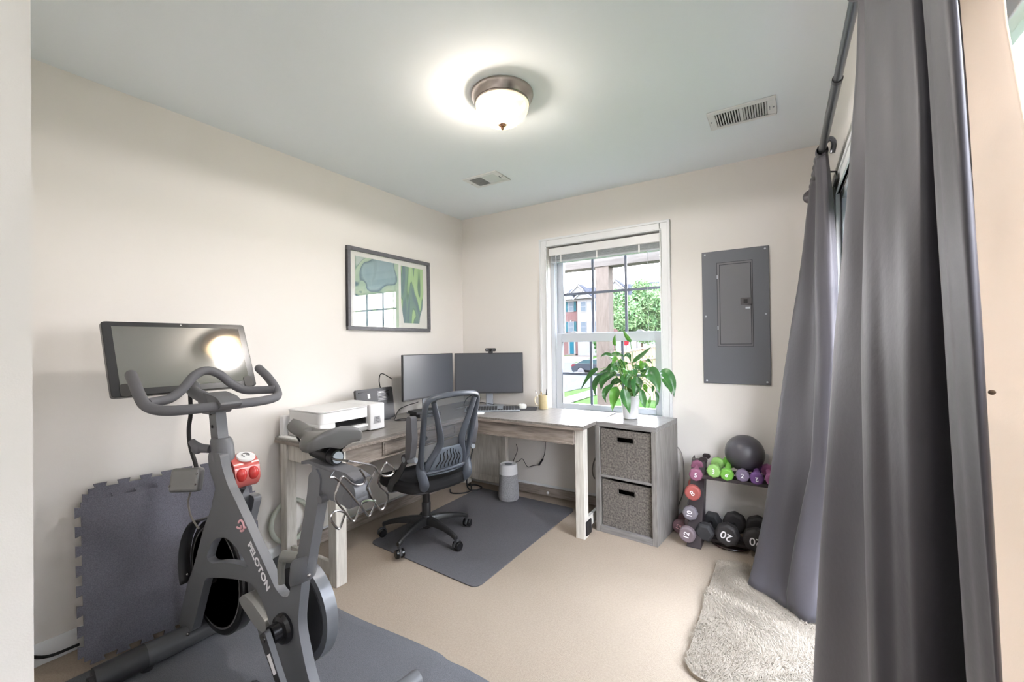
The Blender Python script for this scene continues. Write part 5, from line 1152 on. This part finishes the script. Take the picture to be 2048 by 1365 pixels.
def ground(name, m, poly, dz, label, kind='structure'):
    """strip between two x-lines, following the ground profile"""
    b = MB(); ys = sorted(set([p[0] for p in poly] + [g for g, _ in GP if poly[0][0] < g < poly[-1][0]]))
    def at_(y):
        for A, B_ in zip(poly, poly[1:]):
            if A[0] <= y <= B_[0]:
                f_ = (y - A[0]) / (B_[0] - A[0] + 1e-9); return A[1] + (B_[1] - A[1]) * f_, A[2] + (B_[2] - A[2]) * f_
    rows = []
    for y in ys:
        x0, x1 = at_(y); z = gz(y) + dz; rows.append([b._v((x0 + (x1 - x0) * k / 8, y, z)) for k in range(9)])
    for A, B_ in zip(rows, rows[1:]):
        for k in range(8): b._f([A[k], A[k + 1], B_[k + 1], B_[k]])
    o = b.build(name, m, smooth=False); tag(o, label, None, kind=kind); return o
ground('lawn', M_grass, [(-20, 2.95, 60), (.149, 2.95, 60), (.151, -60, 60), (160, -90, 60)], 0, 'green lawn outside the windows')
ground('street', M_asph, [(4, -16, -4.0), (13, -22, -4.05), (24, -34, -7.5), (52, -50, -17)], .015, 'pale grey street outside')
ground('sidewalk', M_conc, [(4, -3.05, -2.1), (8.2, -3.3, -2.65), (12, -3.5, -2.75), (16, -4.2, -3.2), (26, -8, -6.8)], .02, 'pale concrete walk across the lawn')
ground('driveway', M_conc, [(52, -33.5, -22), (60, -34, -23.5), (76, -31.5, -27.6)], .03, 'pale concrete driveway in front of the townhouses')
# porch
_o = OUT; OUT = .17
M_pwood = wood('weathered_porch_wood', (.70, .655, .63), (.60, .555, .53), 'z', .8, 9)
o = MB().box(.860, 1.008, 1.20, 1.345, -.40, 2.075).build('porch_post', M_pwood, bevel=.004); tag(o, 'square weathered wooden porch post outside the window', 'post')
o = MB().box(-2.5, 3.3, 1.19, 1.36, 2.075, 2.33).build('porch_beam', wood('porch_beam_wood', (.66, .64, .63), (.58, .56, .55), 'x', .8), bevel=.004); tag(o, 'wooden porch beam across the top of the window view', 'beam')
OUT = _o
# small patio table with a stake, just outside
ot = thing('garden_table', (.80, .72, -.35), 'small round white table with a dark stake outside the window', 'outdoor table')
MB().lathe([(.001, .610), (.115, .610), (.120, .622), (.115, .632), (.001, .632)], (.80, .72, 0), 36).build('table_top', M_white, ot)
MB().cyl((.80, .72, -.35), (.80, .72, .61), .02, seg=12).build('table_leg', M_white, ot)
MB().cyl((.80, .72, .632), (.795, .72, .70), .006, seg=8).build('stake', M_black, ot)

# fences
OUT = .14
M_fence = mat('pine_fence', (.93, .84, .74), .8, col2=(.86, .76, .66), nscale=4, stretch=(6, 6, .6))
fe = thing('wooden_fence', (-.2, 10, -.5), 'pale pine picket fence beyond the lawn to the right', 'fence')
b = MB(); x = -1.93; k = 0
def ftop(x): return 1.0 + (x + 1.93) * .165
while x < 3.4:
    b.box(x, x + .085, 10.0, 10.02, -.5, ftop(x + .04) - .10 + (.0)); x += .10
b.build('fence_boards', M_fence, fe)
b = MB()
xs = [-1.93 + .2 * i for i in range(27)]
for xa, xb in zip(xs, xs[1:]): b.beam((xa, 9.99, ftop(xa) - .06), (xb, 9.99, ftop(xb) - .06), .05, .05); b.beam((xa, 9.99, ftop(xa) - .42), (xb, 9.99, ftop(xb) - .42), .04, .05)
b.build('fence_rail', M_fence, fe)
for x in (-1.93, 0.0, 1.9): MB().box(x - .05, x + .05, 9.94, 10.04, -.5, ftop(x)).build('fence_post', M_fence, fe)
we = thing('white_fence', (7.5, -2, -.35), 'white picket fence outside the patio door', 'fence')
b = MB(); y = -9.0
while y < 6: b.box(7.5, 7.52, y, y + .11, -.35, 1.25); y += .14
b.build('fence_boards', M_white, we)
b = MB(); b.box(7.52, 7.56, -9, 6, 0, .1).box(7.52, 7.56, -9, 6, .9, 1.0); b.build('fence_rail', M_white, we)

# trees
OUT = .19
def tree(name, cx, cy, z0, rad, zc, hz, n, label, seed, trunk_r=.09, cat='tree', sz=.16, cols=('a',)):
    rnd = random.Random(seed); t = thing(name, (cx, cy, z0), label, cat)
    lm = mat('tree_leaf_%s' % cols[0], *( [(.70, .84, .60)] if cols[0] == 'a' else [(.45, .66, .40)]), .8, col2=(.50, .73, .50) if cols[0] == 'a' else (.32, .52, .30), nscale=2.2)
    tm = mat('tree_bark', (.50, .43, .38), .9)
    blobs = []
    for _ in range(34):
        while True:
            p = Vector((rnd.uniform(-1, 1), rnd.uniform(-1, 1), rnd.uniform(-1, 1)))
            if .25 < p.length < .85: break
        blobs.append((Vector((cx + p.x * rad, cy + p.y * rad, zc + p.z * hz)), rad * rnd.uniform(.22, .40)))
    b = MB()
    for _ in range(n):
        c, r = rnd.choice(blobs); d = Vector((rnd.gauss(0, 1), rnd.gauss(0, 1), rnd.gauss(0, 1))).normalized(); p = c + d * r * rnd.uniform(.7, 1.05)
        u = Vector((rnd.gauss(0, 1), rnd.gauss(0, 1), rnd.gauss(0, 1))).normalized(); v = u.orthogonal().normalized(); s_ = sz * rnd.uniform(.5, 1.1)
        b._f([b._v(p - u * s_), b._v(p + v * s_ * .45), b._v(p + u * s_), b._v(p - v * s_ * .45)])
    b.build('foliage', lm, t, merge=False, smooth=False)
    if trunk_r:
        b = MB(); b.tube([(cx, cy, z0), (cx + .05, cy, z0 + (zc - z0) * .5), (cx, cy, zc)], [trunk_r, trunk_r * .8, trunk_r * .4], 8, sub=3); b.build('trunk', tm, t)
        b = MB()
        for k in range(6):
            a = k * 1.05; b.tube([(cx, cy, z0 + (zc - z0) * (.45 + .07 * k)), (cx + rad * .3 * math.cos(a), cy + rad * .3 * math.sin(a), zc - hz * .3), (cx + rad * .6 * math.cos(a), cy + rad * .6 * math.sin(a), zc + hz * .2)], [trunk_r * .5, trunk_r * .35, trunk_r * .15], 6, sub=3)
        b.build('branches', tm, t)
    return t
tree('maple_tree', -6.55, 30, gz(30), 2.6, 3.9, 2.5, 15000, 'leafy green tree in front of the townhouses', 4)
tree('shrub', -30.9 + 5.4, 71, gz(71), 1.1, 1.0, 1.9, 1500, 'small green shrub beside the garage of the townhouses', 9, 0, 'shrub', .22, ('b',))
tree('garden_tree', 11.5, -1.5, -.35, 2.8, 3.6, 2.6, 6000, 'tree beyond the white fence outside the patio door', 12)
tree('garden_tree', 13.5, 5.0, -.35, 3.2, 3.8, 2.8, 6000, 'tree outside the patio door towards the far wall', 13)

# townhouses (facade plane y = 76)
OUT = .085
HY = 76.0; M_brick = mat('pink_brick', (.80, .64, .64), .9, col2=(.72, .55, .56), nscale=1.5, stretch=(1, 1, 6)); M_side = mat('white_siding', (.93, .94, .96), .7)
M_roof = mat('grey_shingle', (.50, .53, .62), .9, col2=(.44, .47, .55), nscale=2); M_shut = mat('teal_shutter', (.28, .58, .66), .6); M_win = mat('house_window_glass', (.62, .70, .78), .2); M_gar = mat('garage_white', (.93, .95, .98), .6)
def hwindow(parent, x, z, w_, h_, y, shut=True, key=False):
    b = MB(); f_ = .12; b.box(x - w_ / 2 - f_, x + w_ / 2 + f_, y - .08, y - .001, z - h_ / 2 - f_, z + h_ / 2 + f_); wd = b.build('window', M_side, parent)
    b = MB(); b.box(x - w_ / 2, x + w_ / 2, y - .10, y - .081, z - h_ / 2, z - .05).box(x - w_ / 2, x + w_ / 2, y - .10, y - .081, z + .05, z + h_ / 2); b.build('pane', M_win, wd)
    if shut:
        for s_ in (-1, 1): MB().box(x + s_ * (w_ / 2 + .42) - .26, x + s_ * (w_ / 2 + .42) + .26, y - .10, y - .001, z - h_ / 2 - .05, z + h_ / 2 + .1).build('shutter', M_shut, parent)
    if key: MB().prism([(x - .12, z + h_ / 2 + .12), (x + .12, z + h_ / 2 + .12), (x + .22, z + h_ / 2 + .45), (x - .22, z + h_ / 2 + .45)], y - .12, y - .001, 'y').build('keystone', M_side, parent)
def gable(parent, x, w_, zb, h_, y, m=M_side):
    MB().prism([(x - w_ / 2, zb), (x + w_ / 2, zb), (x, zb + h_)], y - .25, y + 1.5, 'y').build('gable', M_side, parent)
    b = MB(); b.beam((x - w_ / 2 - .2, y - .35, zb - .12), (x, y - .35, zb + h_ + .1), .25, .22, up=(0, 1, 0)); b.beam((x + w_ / 2 + .2, y - .35, zb - .12), (x, y - .35, zb + h_ + .1), .25, .22, up=(0, 1, 0)); b.build('gable_trim', mat('bright_trim', (.97, .97, .98), .6), parent)
    b = MB(); b.prism([(x - w_ / 2 - .3, zb), (x, zb + h_ + .25), (x + w_ / 2 + .3, zb), (x + w_ / 2 + .3, zb + .12), (x, zb + h_ + .40), (x - w_ / 2 - .3, zb + .12)], y - .2, y + 3.0, 'y'); b.build('gable_roof', M_roof, parent)
def townhouse(x0, x1, brick, label, g=gz(76)):
    t = thing('townhouse', ((x0 + x1) / 2, HY, g), label, 'house', 'townhouses across the street')
    MB().box(x0, x1, HY, HY + 10, g - .3, 9.9).build('house_wall', M_brick if brick else M_side, t, smooth=False)
    b = MB(); b.prism([(HY - .5, 9.9), (HY + 10.5, 9.9), (HY + 10.5, 10.1), (HY + 5, 12.9), (HY - .5, 10.1)], x0 - (.4 if label.startswith('left') else 0), x1, 'x'); b.build('roof', M_roof, t, smooth=False)
    MB().box(x0, x1, HY - .55, HY - .05, 9.65, 9.98).build('eave_trim', mat('bright_trim', (.97, .97, .98)), t)
    return t
t = townhouse(-34.9, -26.9, True, 'left townhouse with pink brick, teal shutters and white bay front')
hwindow(t, -33.1, 8.62, 1.0, 1.85, HY, True); hwindow(t, -33.1, 4.55, 1.0, 1.95, HY, True, True)
MB().box(-31.35, -26.9, HY - .8, HY, gz(76) - .3, 9.7).build('bay_front', M_side, t)
for xx in (-30.1, -27.9):
    hwindow(t, xx, 8.45, 1.05, 1.8, HY - .8, False); hwindow(t, xx, 4.45, 1.05, 2.0, HY - .8, False)
MB().box(-30.95, -28.3, HY - .86, HY - .80, gz(76), 1.75).build('garage_door', M_gar, t)
b = MB(); b.box(-33.45, -32.55, HY - .06, HY - .01, gz(76) + .35, 1.9); dd = b.build('front_door', mat('bright_teal_door', (.20, .62, .74), .5), t)
b = MB(); b.box(-33.75, -33.45, HY - .05, HY, gz(76) + .2, 2.2).box(-32.55, -32.2, HY - .05, HY, gz(76) + .2, 2.2); b.build('door_surround', M_side, t)
MB().box(-34.0, -31.9, HY - .9, HY - .02, gz(76) - .1, gz(76) + .32).build('front_step', M_conc, t)
gable(t, -31.3, 4.0, 10.9, 1.75, HY - .3); gable(t, -33.2, 2.6, 9.98, 1.25, HY - .9); gable(t, -29.9, 3.7, 9.98, 1.35, HY - 1.2)
t = townhouse(-26.9, -19.9, True, 'middle townhouse half hidden behind the porch post and tree')
hwindow(t, -25.5, 8.5, .9, 1.8, HY, True); hwindow(t, -25.5, 4.4, .9, 1.9, HY, True); gable(t, -23.75, 3.6, 11.2, 1.7, HY - .3)
MB().box(-24.0, -20.0, HY - .06, HY, gz(76), 1.6).build('garage_door', M_gar, t)
t = townhouse(-19.9, -10.0, False, 'right townhouse behind the leafy tree')
gable(t, -14.2, 5.0, 10.3, 2.6, HY - .3)
for xx in (-18.5, -16.5, -13.5, -11.5): hwindow(t, xx, 4.4, 1.0, 1.9, HY, True)
MB().box(-14.5, -11.5, HY - .06, HY, gz(76), 2.2).build('blue_door', mat('pale_blue_door', (.62, .82, .92), .6), t)
b = MB(); b.cyl((-32.9, 66, gz(66)), (-32.9, 66, gz(66) + 1.9), .05, seg=8); lpst = b.build('lamp_post', M_black); tag(lpst, 'thin black post in front of the teal door', 'post')

# cars
OUT = .09
def car(label, m, suv=False):
    t = thing('car', (0, 0, 0), label, 'car', None)
    body = [(-2.25, .42), (-2.30, .62), (-2.26, .92), (-2.18, 1.00), (-1.55, 1.05), (-1.45, 1.06), (1.05, .98), (1.95, .84), (2.25, .66), (2.28, .42), (2.15, .26), (-2.10, .26)]
    arch = lambda cx: [(cx + .38 * math.cos(math.radians(a)), .32 + .38 * math.sin(math.radians(a))) for a in range(172, 7, -15)]
    body = body[:-2] + [(2.15, .24)] + [(x, z) for x, z in arch(1.40)][::-1] + [(x, z) for x, z in arch(-1.38)][::-1] + [(-2.12, .24)]
    MB().prism(body, -.88, .88, 'y').build('car_body', m, t, bevel=.05, seg=3)
    roof = [(-1.95, 1.00), (-1.15, 1.40), (-.55, 1.46), (.15, 1.44), (1.10, .97)]
    if suv: roof = [(-2.2, 1.0), (-2.05, 1.65), (-1.5, 1.74), (.3, 1.70), (1.15, .98)]
    MB().prism(roof, -.74, .74, 'y').build('cabin', m, t, bevel=.05, seg=3)
    gs = [(-1.62, 1.06), (-1.08, 1.34), (-.55, 1.39), (.13, 1.37), (.86, 1.02)] if not suv else [(-2.0, 1.06), (-1.9, 1.55), (.25, 1.6), (.95, 1.04)]
    gm = mat('car_glass', (.45, .60, .64), .1)
    for s_ in (-1, 1): b = MB(); b.prism(gs, s_ * .742, s_ * .752, 'y'); b.build('side_windows', gm, t)
    b = MB(); b.box(-.33, -.27, -.756, -.752, 1.02, 1.40); b.build('door_pillar', m, t)
    for cx in (-1.38, 1.40):
        for s_ in (-1, 1):
            b = MB(); b.lathe([(.20, s_ * .70), (.31, s_ * .70), (.32, s_ * .74), (.32, s_ * .86), (.30, s_ * .885), (.22, s_ * .885)], (cx, 0, .32), 28, axis='y'); wl = b.build('wheel', M_rubber, t)
            b = MB(); b.cyl((cx, s_ * .86, .32), (cx, s_ * .882, .32), .06, seg=12)
            for k in range(5):
                a = k * 2 * PI / 5; b.beam((cx, s_ * .872, .32), (cx + .23 * math.cos(a), s_ * .872, .32 + .23 * math.sin(a)), .016, .07, up=(0, 1, 0))
            b.tube([(cx + .225 * math.cos(2 * PI * k / 24), s_ * .875, .32 + .225 * math.sin(2 * PI * k / 24)) for k in range(24)], .014, 6, closed=True); b.build('rim', M_silver, wl)
    for s_ in (-1, 1): b = MB(); b.prism([(-2.29, .80), (-2.25, .93), (-1.90, .95), (-1.95, .87), (-2.2, .78)], s_ * .70, s_ * .895, 'y'); b.build('tail_light', mat('tail_light_red', (.95, .30, .35), .3), t, bevel=.01)
    return t
c1 = car('dark grey sedan parked on the street outside the window', mat('car_grey', (.40, .44, .50), .25, coat=.5)); c1.location = (-11.55, 34, gz(34) + .015)
c2 = car('blue-grey parked vehicle glimpsed above the wooden fence', mat('car_blue', (.50, .56, .68), .3, coat=.5), True); c2.location = (-12.3, 42, gz(42) + .7 * 0 + .0)
ss = thing('stop_sign', (-10.84, 40, gz(40)), 'red octagonal stop sign above the wooden fence', 'sign')
b = MB(); b.M = T(-10.84, 40, 1.247); b.lathe([(.001, 0), (.30, 0), (.30, .02), (.001, .02)], (0, 0, 0), 8, axis='y'); b.build('sign_plate', mat('stop_red', (.90, .25, .33), .5), ss)
MB().cyl((-10.84, 40.04, gz(40)), (-10.84, 40.04, 1.5), .03, seg=8).build('sign_post', M_silver, ss)
bpy.context.view_layer.update()
